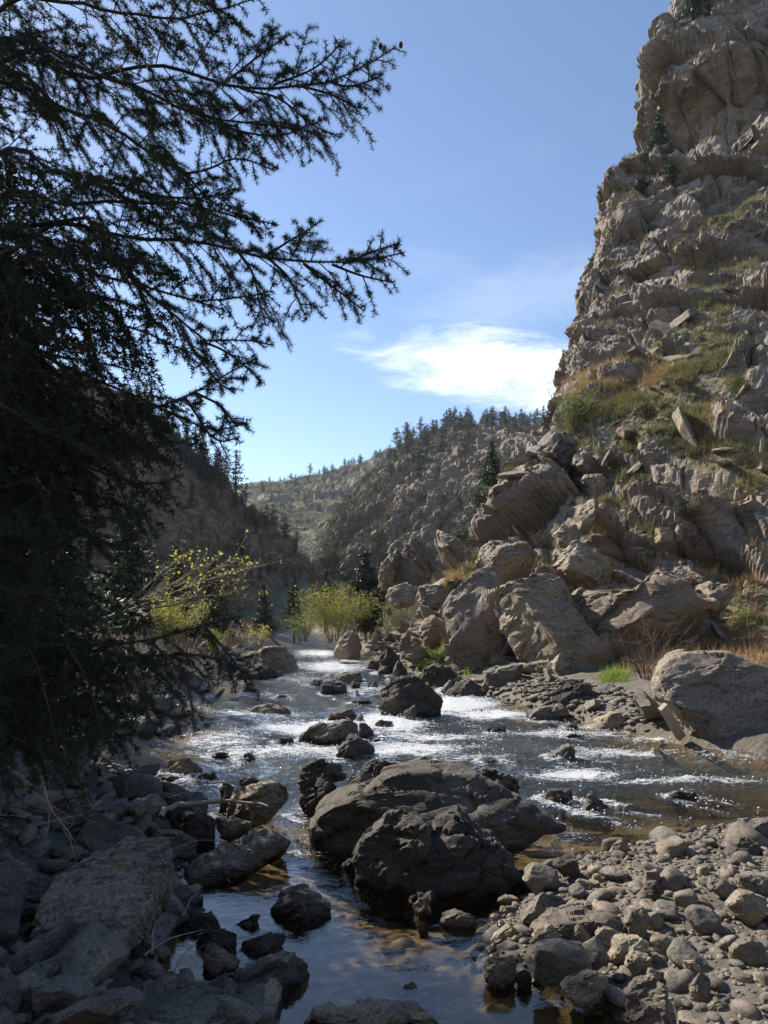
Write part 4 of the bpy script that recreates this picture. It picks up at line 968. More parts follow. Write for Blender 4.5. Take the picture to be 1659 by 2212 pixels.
def pebbles(name, label, n, box, size, accept, mat, base, seed, zoff=0.2, parent=None):
    rs = np.random.RandomState(seed)
    X = rs.uniform(box[0], box[1], n); Y = rs.uniform(box[2], box[3], n)
    gz_, s_, _ = ground_z(X, Y); ok = accept(X, Y, s_); X, Y, gz_ = X[ok], Y[ok], gz_[ok]
    n = len(X); r = np.clip(rs.lognormal(size[0], size[1], n), size[2], size[3])
    nb = len(base); VV, FF, off = [], [], 0
    pick = rs.randint(nb, size=n)
    for b in range(nb):
        i = np.where(pick == b)[0]
        if not len(i): continue
        bv, bf = base[b]
        a = rs.uniform(0, 6.28, len(i)); t1 = rs.normal(size=len(i)) * .35
        ca, sa = np.cos(a), np.sin(a)
        v = bv[None] * r[i][:, None, None] * rs.uniform(.8, 1.2, (len(i), 1, 3))
        v = np.stack([v[..., 0] * ca[:, None] - v[..., 1] * sa[:, None], v[..., 0] * sa[:, None] + v[..., 1] * ca[:, None], v[..., 2] + v[..., 0] * t1[:, None] * .6], 2)
        v += np.stack([X[i], Y[i], gz_[i] + r[i] * zoff], 1)[:, None]
        f = bf[None] + (np.arange(len(i)) * len(bv))[:, None, None] + off
        VV.append(v.reshape(-1, 3)); FF.append(f.reshape(-1, 3)); off += len(i) * len(bv)
    o = obj(name, mk_mesh(name, np.vstack(VV), np.vstack(FF), True), mat)
    if parent: o.parent = parent
    return tag(o, label, 'gravel' if not parent else None, None, 'stuff')
RB = [stone_mesh(500 + i, 2, True) for i in range(8)]
RB1 = [stone_mesh(520 + i, 2, True) for i in range(8)]
AB1 = [stone_mesh(540 + i, 2, False) for i in range(8)]
RB0 = [stone_mesh(580 + i, 1, True) for i in range(8)]
AB0 = [stone_mesh(560 + i, 1, False) for i in range(8)]
MAT['cobble2'] = rock_mat('mixed_shingle', (0.12, 0.108, 0.092), (0.24, 0.195, 0.145), (0.08, 0.074, 0.067), 5.0, 0.3, 0.0, 0.4, None, 0.0, 0.75)
pebble_mat = rock_mat('pebbles', (0.175, 0.148, 0.112), (0.255, 0.215, 0.165), (0.11, 0.095, 0.076), 6.0, 0.2, 0.0, 0.4, None, 0.0, 0.75)
barok = lambda X, Y, s: (s > -0.10) & (X > 0.3) & (np.abs(X / Y) < .95)
pebbles('bar_gravel', 'sunlit tan pebbles filling the gravel bar between the cobbles', 15000, (0.3, 7.5, 3.0, 9.6), (-4.0, .4, .010, .03), barok, pebble_mat, RB0, 61, 0.1)
pebbles('bar_shingle', 'larger mixed shingle stones half buried in the gravel bar', 3600, (0.3, 7.5, 3.0, 9.6), (-3.15, .4, .03, .11), barok, MAT['cobble2'], RB1, 66, 0.0)
pebbles('bed_gravel', 'submerged stones on the floor of the pool and shallows', 1500, (-3, 6.5, 3.6, 10.5), (-2.9, .5, .03, .16),
        lambda X, Y, s: (s < -0.05) & (np.abs(X / Y) < .64), MAT['ground'], RB0, 62, -0.1)
pebbles('shore_gravel', 'dark gravel of the small pebbly shore under the cliff', 1500, (1.6, 5.6, 13.5, 20), (-2.6, .4, .04, .16),
        lambda X, Y, s: (s > -0.15) & (s < 1.6), MAT['grey'], AB0, 63, 0.2)
pebbles('rubble_chips', 'small dark stone chips between the shaded rocks under the fir', 2800, (-6.5, -0.3, 3.0, 11), (-2.75, .45, .03, .15),
        lambda X, Y, s: (s > -0.02) & (X < 0.1) & (np.abs(X / Y) < .64), MAT['rubble'], AB0, 64, 0.2)
pebbles('talus_chips', 'tan stone chips of the talus slide at the river bend', 1500, (-1, 6, 20, 42), (-2.0, .45, .06, .4),
        lambda X, Y, s: (s > 0.1) & (s < 7), MAT['foot'], AB0, 65, 0.2)
# stones lying on the cliff slope: parts of the cliff
gsel = np.where((soil > 0.25) & (CLN[:, 2] > 0.3) | ((CL[:, 2] < 9) & (CLN[:, 2] > 0.45)))[0]
cuv = to_uv(CL)
gsel = gsel[(cuv[0][gsel] < 1700) & (cuv[1][gsel] > 250)]
rg2 = np.random.RandomState(9)
for j in rg2.choice(gsel, 110, replace=False):
    o = bpy.data.objects.new('rock_block', TAN_ME[rg2.randint(len(TAN_ME))]); col.objects.link(o); o.parent = cliff
    r = float(np.clip(rg2.lognormal(-1.35, .55), .1, .8))
    o.location = CL[j] + CLN[j] * r * .2; o.scale = (r * 1.2, r, r * .8)
    o.rotation_euler = (rg2.normal() * .5, rg2.normal() * .5, rg2.uniform(0, 6.28))

# ================================================================== plants
def tubes(paths, radii, sides=5):
    """paths: list of (n,3) arrays; radii: list of (r0,r1)"""
    VV, FF, off = [], [], 0
    for p, (r0, r1) in zip(paths, radii):
        p = np.asarray(p, float); n = len(p)
        T = np.gradient(p, axis=0); T /= np.maximum(1e-9, np.linalg.norm(T, axis=1))[:, None]
        ref = np.array([0, 0, 1.0]) if abs(T[:, 2].mean()) < .8 else np.array([1.0, 0, 0])
        A = np.cross(T, ref); A /= np.maximum(1e-9, np.linalg.norm(A, axis=1))[:, None]; B = np.cross(T, A)
        r = np.linspace(r0, r1, n)[:, None]
        a = np.linspace(0, 2 * np.pi, sides, endpoint=False)
        ring = p[:, None] + r[:, None] * (np.cos(a)[None, :, None] * A[:, None] + np.sin(a)[None, :, None] * B[:, None])
        VV.append(ring.reshape(-1, 3))
        i = np.arange(n * sides).reshape(n, sides) + off; j = np.roll(i, -1, 1)
        FF.append(np.stack([i[:-1].ravel(), j[:-1].ravel(), j[1:].ravel(), i[1:].ravel()], 1)); off += n * sides
    return np.vstack(VV), np.vstack(FF)

def resample(p, n):
    p = np.asarray(p, float)
    return cat(p, n)

def needles(paths, per_m, length, width, rs, lift=0.15):
    """thin needle triangles set all round each twig, leaning forward"""
    segs = []
    for p in paths:
        p = np.asarray(p); a, b = p[:-1], p[1:]; L = np.linalg.norm(b - a, axis=1)
        for k in range(len(a)):
            n = int(L[k] * per_m + rs.rand())
            if n: segs.append((a[k], b[k], n))
    if not segs: return np.zeros((0, 3)), np.zeros((0, 3), int)
    A = np.repeat([s[0] for s in segs], [s[2] for s in segs], axis=0); B = np.repeat([s[1] for s in segs], [s[2] for s in segs], axis=0)
    n = len(A); t = rs.rand(n)[:, None]; base = A + (B - A) * t
    T = B - A; T /= np.maximum(1e-9, np.linalg.norm(T, axis=1))[:, None]
    D = rs.normal(size=(n, 3)); D -= T * (D * T).sum(1)[:, None]; D /= np.maximum(1e-9, np.linalg.norm(D, axis=1))[:, None]
    D = D + T * rs.uniform(.2, .75, n)[:, None] + np.array([0, 0, lift]); D /= np.linalg.norm(D, axis=1)[:, None]
    L = length * rs.uniform(.7, 1.15, n)[:, None]
    W = np.cross(D, rs.normal(size=(n, 3))); W /= np.maximum(1e-9, np.linalg.norm(W, axis=1))[:, None]
    W *= width * .5
    V = np.stack([base - W, base + W, base + D * L], 1).reshape(-1, 3)
    return V, np.arange(3 * n).reshape(-1, 3)

def bough_twigs(axis, Lmax, rs, roll=0.0, step=0.085, start=0.12, sub=0.06, droop=0.35, tail=2.0):
    """main axis (m,3) -> lateral twigs and their sub twigs"""
    seg = np.linalg.norm(np.diff(axis, axis=0), axis=1); tot = seg.sum(); cum = np.concatenate([[0], np.cumsum(seg)])
    tw1, tw2 = [], []
    s = start * tot; side = 1
    while s < tot - 0.01:
        f = s / tot
        p = np.array([np.interp(s, cum, axis[:, k]) for k in range(3)])
        q = np.array([np.interp(min(s + .05, tot), cum, axis[:, k]) for k in range(3)])
        T = q - p; T /= max(1e-9, np.linalg.norm(T))
        S = np.cross(T, [0, 0, 1.0]); S /= max(1e-9, np.linalg.norm(S)); U = np.cross(S, T)
        ph = roll + rs.normal() * .45
        lat = side * (S * math.cos(ph) + U * math.sin(ph))
        L = Lmax * min(1.0, (1 - f) * tail + .16) * rs.uniform(.45, 1.1)
        a = rs.uniform(.75, 1.05)
        D = T * math.cos(a) + lat * math.sin(a)
        m = 5; tt = np.linspace(0, 1, m)[:, None]
        bend = rs.normal(size=3) * .08
        path = p + D * L * tt + (np.array([0, 0, -droop * rs.uniform(.2, 1.2)]) + bend) * L * tt ** 2
        tw1.append(path)
        ns = int(L / sub)
        for k in range(ns):
            g = (k + rs.uniform(.2, .9)) / max(ns, 1)
            if g < .12 or g > .97: continue
            i = min(int(g * (m - 1)), m - 2); b = path[i] + (path[i + 1] - path[i]) * (g * (m - 1) - i)
            T2 = path[i + 1] - path[i]; T2 /= max(1e-9, np.linalg.norm(T2))
            S2 = np.cross(T2, U); S2 /= max(1e-9, np.linalg.norm(S2))
            sd = 1 if k % 2 else -1
            D2 = T2 * .62 + S2 * sd * .75 + rs.normal(size=3) * .22; D2 /= np.linalg.norm(D2)
            L2 = min(.20, L * .45) * (1 - g * .65) * rs.uniform(.6, 1.2)
            t3 = np.linspace(0, 1, 2)[:, None]
            tw2.append(b + D2 * L2 * t3 + np.array([0, 0, -.25]) * L2 * t3 ** 2)
        side = -side; s += step * rs.uniform(.7, 1.3)
    return tw1, tw2

# ---- the near fir: trunk outside the left edge of the picture, boughs reaching over the river
TX, TY = -3.75, 5.6
fir = empty('fir_tree', (TX, TY, 0.3), 'large dark fir with long drooping needled boughs hanging over the left bank', 'tree', None)
rs = np.random.RandomState(77)
tp = np.array([(TX, TY, .2), (TX + .05, TY, 2.5), (TX, TY + .05, 5), (TX - .05, TY, 8), (TX, TY, 11.5), (TX, TY, 13.5)])
tv, tf_ = tubes([resample(tp, 40)], [(0.24, 0.03)], 14)
tv = tv + np.stack([fbm(tv * 6, 3, .5, 1), fbm(tv * 6, 3, .5, 2), 0 * tv[:, 0]], 1) * .025
loc0 = np.array([TX, TY, .3])
obj('trunk', mk_mesh('trunk', tv - loc0, tf_), MAT['bark'], fir)

def bough(axis_pts, Lmax, roll, per_m=440, step=.064, start=.10, r0=.022, droop=.35, nl=.030, nw=.0052, sub=.05, tail=2.8):
    ax = resample(axis_pts, 26)
    ax = ax + np.stack([fbm(ax * 2.2, 2, .5, 5), fbm(ax * 2.2, 2, .5, 6), fbm(ax * 2.2, 2, .5, 7)], 1) * .05
    t1, t2 = bough_twigs(ax, Lmax, rs, roll, step, start, sub, droop, tail)
    bv, bf = tubes([ax], [(r0, .003)], 7)
    v1, f1 = tubes(t1, [(.0045, .0012)] * len(t1), 3)
    v2, f2 = tubes(t2, [(.0018, .0008)] * len(t2), 3)
    br = obj('branch', mk_mesh('branch', np.vstack([bv, v1, v2]) - loc0, np.vstack([bf, f1 + len(bv), f2 + len(bv) + len(v1)])), MAT['bark'], fir)
    tip = [ax[int(len(ax) * .6):]]
    nv, nf = needles([q[1:] for q in t1] + t2 + tip, per_m, nl, nw, rs)
    obj('needles', mk_mesh('needles', nv - loc0, nf, False), MAT['needle'], br)
    return ax

def B(pts, d0, d1, **kw):
    n = len(pts); p = [at(u_, v_, d0 + (d1 - d0) * i / (n - 1)) for i, (u_, v_) in enumerate(pts)]
    root = np.array([TX, TY, max(.6, p[0][2] + (.1 if p[0][2] < 3 else -.25))])
    return bough([root] + p, **kw)
FINE = dict(per_m=900, nw=.0030)
def Bs(pts, d0, d1, L=.17):
    '''side bough growing out of a traced one'''
    n = len(pts); p = [at(u_, v_, d0 + (d1 - d0) * i / (n - 1)) for i, (u_, v_) in enumerate(pts)]
    return bough(p, L, rs.normal() * .4, start=.12, r0=.008, tail=3.0, droop=.3, step=.045, **FINE)
# reaching boughs (traced), each with its distance at root and tip
B([(17, 123), (168, 170), (336, 150), (420, 162), (504, 180), (605, 185), (728, 168), (812, 129), (865, 95)], 4.9, 4.1, Lmax=0.59, roll=.5, start=.25, tail=3.6, **FINE)
B([(0, 168), (140, 240), (240, 275), (314, 325), (400, 375), (470, 430), (560, 470)], 4.8, 4.2, Lmax=0.70, roll=.2, **FINE)
B([(0, 100), (170, 150), (330, 200), (480, 265), (600, 270), (690, 290)], 4.5, 4.0, Lmax=0.63, roll=-.4, **FINE)
B([(0, 500), (250, 510), (347, 518), (448, 521), (537, 543), (672, 560), (784, 560), (872, 540)], 4.4, 3.8, Lmax=0.62, roll=.35, start=.25, tail=3.4, **FINE)
B([(120, 480), (269, 590), (336, 655), (413, 707), (470, 729), (528, 727), (595, 746)], 4.3, 3.9, Lmax=0.50, roll=.3, **FINE)
B([(20, 950), (192, 947), (288, 895), (384, 870), (430, 845), (500, 800), (560, 770)], 3.9, 3.7, Lmax=0.48, roll=.2, droop=.6, **FINE)
B([(0, 1389), (144, 1389), (288, 1396), (384, 1375), (440, 1355), (520, 1330)], 3.6, 3.5, Lmax=0.56, roll=.2, droop=.9, **FINE)
B([(0, 30), (150, 20), (300, 40), (450, 30), (580, -10)], 4.6, 4.2, Lmax=0.63, roll=.4)
B([(0, -120), (200, -90), (400, -30), (500, 40), (530, 60)], 4.7, 4.2, Lmax=0.63, roll=.1)
B([(0, 560), (200, 600), (380, 640), (500, 640), (590, 620)], 4.1, 3.8, Lmax=0.59, roll=.6)
B([(0, 640), (150, 660), (300, 720), (400, 760), (450, 780)], 4.0, 3.7, Lmax=0.63, roll=-.3, droop=.6)
B([(0, 420), (150, 440), (320, 430), (450, 440), (600, 480)], 4.6, 4.2, Lmax=0.63, roll=.1)
B([(0, 330), (120, 370), (260, 400), (400, 420), (520, 400)], 4.7, 4.3, Lmax=0.56, roll=-.2)
B([(0, 760), (120, 800), (260, 840), (380, 900), (470, 930), (520, 915)], 3.9, 3.7, Lmax=0.56, roll=.2, droop=.6)
B([(0, 850), (130, 880), (240, 930), (360, 960), (430, 940)], 3.8, 3.6, Lmax=0.59, roll=-.1, droop=.7)
B([(0, 980), (120, 1000), (230, 1020), (330, 1040), (400, 1030)], 3.8, 3.7, Lmax=0.59, roll=.3, droop=.7)
B([(0, 1060), (100, 1090), (200, 1110), (290, 1100), (340, 1075)], 3.7, 3.5, Lmax=0.50, roll=.0, droop=.8)
B([(0, 1150), (90, 1180), (170, 1210), (240, 1230), (280, 1250)], 3.6, 3.4, Lmax=0.50, roll=.2, droop=.8)
B([(0, 1270), (90, 1300), (160, 1330), (230, 1350)], 3.5, 3.3, Lmax=0.50, roll=-.2, droop=.9)
B([(0, 1440), (110, 1450), (230, 1440), (360, 1430), (470, 1440), (540, 1470)], 3.7, 3.6, Lmax=0.50, roll=.1, droop=1.1)
B([(0, 1500), (100, 1520), (220, 1530), (330, 1540), (410, 1560)], 3.6, 3.5, Lmax=0.48, roll=.3, droop=1.0)
B([(0, 1580), (80, 1600), (160, 1610), (260, 1600), (340, 1590)], 3.5, 3.4, Lmax=0.45, roll=.0, droop=.8)
B([(-40, 690), (60, 720), (160, 760), (250, 780)], 3.6, 3.4, Lmax=0.59, roll=.8)
B([(-40, 900), (60, 930), (150, 960), (220, 1000)], 3.5, 3.3, Lmax=0.59, roll=.7)
B([(-40, 560), (80, 580), (200, 590), (330, 560)], 3.8, 3.6, Lmax=0.59, roll=.7)
CHEAP = dict(per_m=230, nw=.0100, nl=.034, sub=.07)
for k_, (pts_, d_) in enumerate([([(0, 500), (120, 530), (240, 560), (360, 570)], 4.6), ([(0, 590), (130, 620), (260, 660), (360, 680)], 4.7), ([(0, 680), (120, 700), (250, 740), (350, 790)], 4.6), ([(0, 740), (130, 770), (260, 800), (360, 830)], 4.8),
        ([(0, 800), (120, 850), (250, 890), (370, 910)], 4.7), ([(0, 870), (130, 920), (260, 960), (380, 990)], 4.6), ([(0, 930), (130, 980), (250, 1030), (350, 1060)], 4.8), ([(0, 1010), (120, 1050), (240, 1080), (320, 1110)], 4.6),
        ([(0, 1090), (100, 1130), (200, 1160), (260, 1190)], 4.5), ([(0, 1190), (90, 1230), (170, 1270), (220, 1310)], 4.5), ([(0, 1330), (90, 1380), (180, 1430), (260, 1480)], 4.4), ([(0, 1450), (100, 1500), (200, 1550), (280, 1600)], 4.4)]):
    B(pts_, d_, d_ - .2, Lmax=.6, roll=.3 * (k_ % 4 - 1.5), droop=.6, **CHEAP)
for pts_, d_ in [([(520, 182), (600, 215), (670, 265), (735, 297)], 4.3), ([(640, 183), (720, 205), (770, 235), (800, 240)], 4.2), ([(480, 178), (550, 120), (600, 90), (632, 68)], 4.35), ([(590, 184), (660, 150), (710, 110), (742, 88)], 4.25),
                 ([(700, 172), (760, 185), (810, 175), (835, 165)], 4.15), ([(560, 548), (620, 515), (665, 490), (700, 465)], 4.0), ([(570, 550), (620, 590), (650, 640), (672, 690)], 4.0), ([(660, 560), (710, 600), (750, 640), (778, 672)], 3.9),
                 ([(720, 562), (780, 590), (820, 602), (848, 606)], 3.85), ([(740, 562), (790, 545), (830, 528), (862, 515)], 3.85), ([(500, 530), (540, 590), (560, 650), (575, 700)], 4.0), ([(430, 262), (540, 290), (620, 285), (680, 262)], 4.2),
                 ([(400, 370), (470, 350), (540, 345), (590, 360)], 4.3), ([(440, 725), (500, 760), (540, 800), (560, 830)], 3.95), ([(400, 700), (430, 770), (470, 830), (500, 850)], 3.9), ([(420, 850), (470, 880), (500, 905), (530, 912)], 3.7), ([(400, 860), (440, 920), (480, 950), (520, 945)], 3.7),
                 ([(440, 1360), (490, 1420), (520, 1470), (545, 1500)], 3.5), ([(330, 1392), (380, 1450), (410, 1520), (425, 1580)], 3.5), ([(250, 1395), (290, 1460), (310, 1530), (320, 1600)], 3.5), ([(150, 1390), (190, 1460), (210, 1540), (220, 1620)], 3.5), ([(60, 1390), (90, 1470), (110, 1560), (120, 1640)], 3.5)]:
    Bs(pts_, d_, d_ - .15)
# hidden side of the crown: boughs mostly outside the picture, added to cast shade
for k in range(30):
    zz_ = 1.6 + 11.0 * (k + rs.rand()) / 30; az = k * 2.4 + rs.normal() * .25
    R0 = max(.5, 2.9 * (1 - (zz_ - 1.0) / 13.5)) * rs.uniform(.8, 1.1)
    dr = np.array([math.cos(az), math.sin(az), 0])
    tipu = CU + FS * (TX + dr[0] * R0) / (TY + dr[1] * R0)
    if tipu > 60 and zz_ < 8.5: continue
    p0 = np.array([TX, TY, zz_])
    bough([p0, p0 + dr * R0 * .35 + (0, 0, .12), p0 + dr * R0 * .7 + (0, 0, .05), p0 + dr * R0 + (0, 0, -.15)], .5, rs.normal() * .3, per_m=90, step=.14, nl=.05, nw=.007, sub=.10)
# two cones at the end of the longest bough
cones = [at(866, 97, 4.1), at(822, 100, 4.12)]
for c in cones:
    U, F = ico(4); vv = U * np.array([.011, .011, .017]); vv *= (1 + .22 * np.sin(U[:, 2:3] * 16) * np.cos(np.arctan2(U[:, 1:2], U[:, 0:1]) * 6))
    obj('cone', mk_mesh('cone', vv, F), MAT['bark'], fir, c - loc0)

def surf(u_, v_, rad=14):
    '''nearest point of the cliff along a print pixel'''
    k = np.where((np.abs(cuv[0] - u_) < rad) & (np.abs(cuv[1] - v_) < rad))[0]
    if not len(k): return at(u_, v_, 35)
    k = k[CL[k, 1] < CL[k, 1].min() + 2.0]
    return CL[k[np.argmax(CL[k, 2] * .3 - CL[k, 1] * .2 + CLN[k, 2])]] - np.array([0, 0, .08])

# ---- conifers in the distance: a few shapes, one thing each
def conifer(h, r, whorls, per, clump, nl, seed, kind='fir', bare=.12, wd=None):
    q = np.random.RandomState(seed); paths, rad = [], []
    tr = np.array([(0, 0, -.6), (q.normal() * .02 * h, q.normal() * .02 * h, h * .5), (0, 0, h)])
    for w_ in range(whorls):
        f = bare + (1 - bare) * (w_ + q.rand() * .8) / whorls
        prof = (1 - f) ** .9 + .03 if kind == 'fir' else max(.1, math.sin(min(1, (f - bare) / (1 - bare) * 1.0 + .18) * 2.9)) * .9
        for k in range(per):
            if q.rand() < .14: continue
            a = q.uniform(0, 6.28); L = r * prof * q.uniform(.6, 1.15)
            up = q.uniform(-.25, .15) if kind == 'fir' else q.uniform(-.1, .45)
            b = np.array([0, 0, h * f]); d = np.array([math.cos(a), math.sin(a), up])
            t = np.linspace(0, 1, 5)[:, None]
            paths.append(b + d * L * t + np.array([0, 0, .12 * L if kind == 'fir' else .1 * L]) * t ** 2); rad.append((.012 * h * (1 - f) * .35 + .01, .006))
    VV = []
    for p in paths:
        L = np.linalg.norm(p[-1] - p[0]); n = max(4, int(clump * L / r * 1.4))
        t = q.uniform(.22, 1.05, n)
        c = np.stack([np.interp(t, np.linspace(0, 1, 5), p[:, k]) for k in range(3)], 1)
        c += q.normal(size=(n, 3)) * np.array([1, 1, .45]) * (.05 + .09 * L) 
        D = q.normal(size=(n, 3)) + np.array([0, 0, .35]); D /= np.linalg.norm(D, axis=1)[:, None]
        W = np.cross(D, q.normal(size=(n, 3))); W /= np.maximum(1e-9, np.linalg.norm(W, axis=1))[:, None]
        l = nl * q.uniform(.6, 1.3, n)[:, None]; ww = (wd or nl * .32) * q.uniform(.7, 1.2, n)[:, None]
        VV.append(np.stack([c - W * ww, c + W * ww, c + D * l], 1).reshape(-1, 3))
    V = np.vstack(VV); F = np.arange(len(V)).reshape(-1, 3)
    tv, tf = tubes([resample(tr, 10)] + [p[::2] for p in paths], [(.018 * h + .02, .01)] + rad, 3)
    return (tv, tf), (V, F)

FARP = {}
for kind, n in (('fir', 4), ('pine', 5)):
    FARP[kind] = []
    for i in range(n):
        T_, C_ = conifer(1.0, .21 if kind == 'fir' else .27, 15 if kind == 'fir' else 12, 6, 9, .055, 900 + i + (50 if kind == 'pine' else 0), kind, .08 if kind == 'fir' else .2)
        V = np.vstack([T_[0], C_[0]])
        F4 = [tuple(f) for f in T_[1]] + [tuple(f + len(T_[0])) for f in C_[1]]
        me = bpy.data.meshes.new(kind + '_tree'); me.from_pydata([tuple(v) for v in V], [], F4)
        me.materials.append(MAT['bark']); me.materials.append(MAT['farpine'])
        mi = np.concatenate([np.zeros(len(T_[1]), np.int32), np.ones(len(C_[1]), np.int32)]); me.polygons.foreach_set('material_index', mi)
        FARP[kind].append(me)
qs = np.random.RandomState(3)
def far_tree(p, h, kind, label, group, lean=.03):
    me = FARP[kind][qs.randint(len(FARP[kind]))]
    o = bpy.data.objects.new(kind + '_tree', me); col.objects.link(o)
    o.location = p; o.scale = (h * qs.uniform(.85, 1.25), h * qs.uniform(.85, 1.25), h); o.rotation_euler = (qs.normal() * lean, qs.normal() * lean, qs.uniform(0, 6.28))
    return tag(o, label, 'tree', group)
def pick(H, t, n, tlo, thi, ulo, uhi, vlo=0, vhi=2212, mind=0.0):
    u_, v_ = to_uv(H); i = np.where((t > tlo) & (t < thi) & (u_ > ulo) & (u_ < uhi) & (v_ > vlo) & (v_ < vhi))[0]
    o = []; qs.shuffle(i)
    for j in i:
        if len(o) >= n: break
        if all(np.hypot(*(H[j] - H[k])[:2]) > mind for k in o): o.append(j)
    return [H[j] for j in o]
for p in pick(HM, tM, 120, .80, .96, 850, 1230, mind=2.2): far_tree(p - (0, 0, .3), qs.uniform(2.6, 6), 'pine' if qs.rand() < .7 else 'fir', 'dark pine of the wood along the crest of the sunlit ridge', 'pines on the crest of the sunlit ridge')
for p in pick(HM, tM, 34, .55, .82, 800, 1200, mind=3): far_tree(p - (0, 0, .3), qs.uniform(2.5, 6), 'pine', 'scattered pine on the upper slope of the sunlit ridge', 'pines on the slope of the sunlit ridge')
for p in pick(HF, tF, 75, .45, .96, 560, 870, mind=3): far_tree(p - (0, 0, .3), qs.uniform(3.5, 7.5), 'pine', 'small pine dotting the scrubby far hill', 'pines on the far hill')
for p in pick(HL, tL, 44, .78, .95, 300, 640, mind=1.3): far_tree(p - (0, 0, .3), qs.uniform(2.2, 4.6), 'fir' if qs.rand() < .6 else 'pine', 'dark fir along the crest of the shaded left hill', 'firs on the crest of the left hill')
for p in pick(HL, tL, 22, .2, .75, 100, 640, mind=2): far_tree(p - (0, 0, .2), qs.uniform(1.5, 3.6), 'fir', 'small fir on the shaded face of the left hill', 'firs on the face of the left hill')
for (u_, v_, d_, h_) in [(327, 900, 86, 4.6), (510, 1062, 92, 5.4), (440, 1010, 90, 5.0), (470, 1035, 91, 4.0)]:
    far_tree(at(u_, v_, d_), h_, 'fir', 'tall pointed fir standing above the others on the left hill crest', 'firs on the crest of the left hill', .01)

def near_conifer(name, label, base, h, r, whorls, per, clump, nl, seed, kind, mat, bare=.08):
    T_, C_ = conifer(h, r, whorls, per, clump, nl, seed, kind, bare)
    e = empty(name, base, label, 'tree')
    obj('trunk', mk_mesh('trunk', *T_), MAT['bark'], e); obj('crown', mk_mesh('crown', *C_, False), mat, e)
near_conifer('fir_tree', 'single broad dark fir standing behind the cliff shoulder', at(1062, 1150, 48), 6.1, 1.75, 40, 9, 34, .20, 1, 'fir', MAT['pine'])
near_conifer('pine_tree', 'bushy dark pine beside the yellow green willow at the river bend', at(790, 1375, 40), 4.7, 1.35, 24, 9, 34, .20, 2, 'pine', MAT['pine'], .05)
near_conifer('pine_tree', 'smaller pine behind the yellow green willow', at(702, 1350, 44), 3.3, 1.0, 18, 8, 24, .18, 3, 'pine', MAT['pine'], .05)
near_conifer('fir_tree', 'slim fir left of the willow at the river bend', at(635, 1370, 46), 3.9, .85, 24, 8, 22, .17, 4, 'fir', MAT['pine'])
near_conifer('fir_tree', 'slim dark fir on the shaded left bank before the bend', at(570, 1380, 44), 3.4, .9, 22, 8, 22, .17, 5, 'fir', MAT['pine'])
near_conifer('fir_tree', 'sunlit olive fir behind the yellow leaved bare branches', at(285, 1390, 22), 4.7, 1.35, 34, 9, 40, .12, 6, 'fir', MAT['pine'])
near_conifer('fir_tree', 'dark fir beside the olive fir on the left bank', at(120, 1400, 20), 5.2, 1.6, 34, 9, 40, .12, 7, 'fir', MAT['pine'])
near_conifer('fir_tree', 'dense dark fir low on the left bank by the river', at(455, 1400, 36), 4.6, 1.6, 30, 9, 34, .16, 8, 'fir', MAT['pine'])
near_conifer('fir_tree', 'dark fir behind the willow thicket on the left bank', at(380, 1400, 30), 4.4, 1.5, 30, 9, 34, .15, 9, 'fir', MAT['pine'])
near_conifer('fir_tree', 'shadowy fir close behind the hanging boughs on the left bank', at(10, 1420, 15), 5.0, 1.5, 34, 9, 40, .11, 10, 'fir', MAT['pine'])
near_conifer('fir_tree', 'tall thick fir standing behind the hanging boughs at the left edge', (-5.7, 8.7, .4), 11.5, 2.5, 60, 12, 100, .12, 16, 'fir', MAT['needle'], .03)  # added to throw shade over the left rubble
near_conifer('fir_tree', 'tall fir further up the left bank beside the thick one', (-8.2, 8.4, .8), 12.0, 2.8, 50, 11, 70, .13, 17, 'fir', MAT['needle'], .03)  # out of frame, added only for the shade it casts
# trees on the big cliff
near_conifer('pine_tree', 'lone pine on the ledge under the cliff tower', surf(1418, 394), 3.9, .95, 18, 7, 30, .20, 12, 'pine', MAT['pine'], .12)
near_conifer('pine_tree', 'small second pine leaning on the cliff tower beside the lone pine', surf(1448, 394), 2.8, .7, 14, 7, 26, .18, 13, 'pine', MAT['pine'], .12)
near_conifer('juniper_bush', 'low juniper bush at the lip of the cliff ledge', surf(1385, 414), 1.1, .6, 10, 7, 24, .16, 14, 'pine', MAT['pine'], .0)
near_conifer('pine_tree', 'pine bush on the very top of the cliff', surf(1500, 40), 2.6, 1.3, 14, 8, 40, .2, 15, 'pine', MAT['pine'], .0)

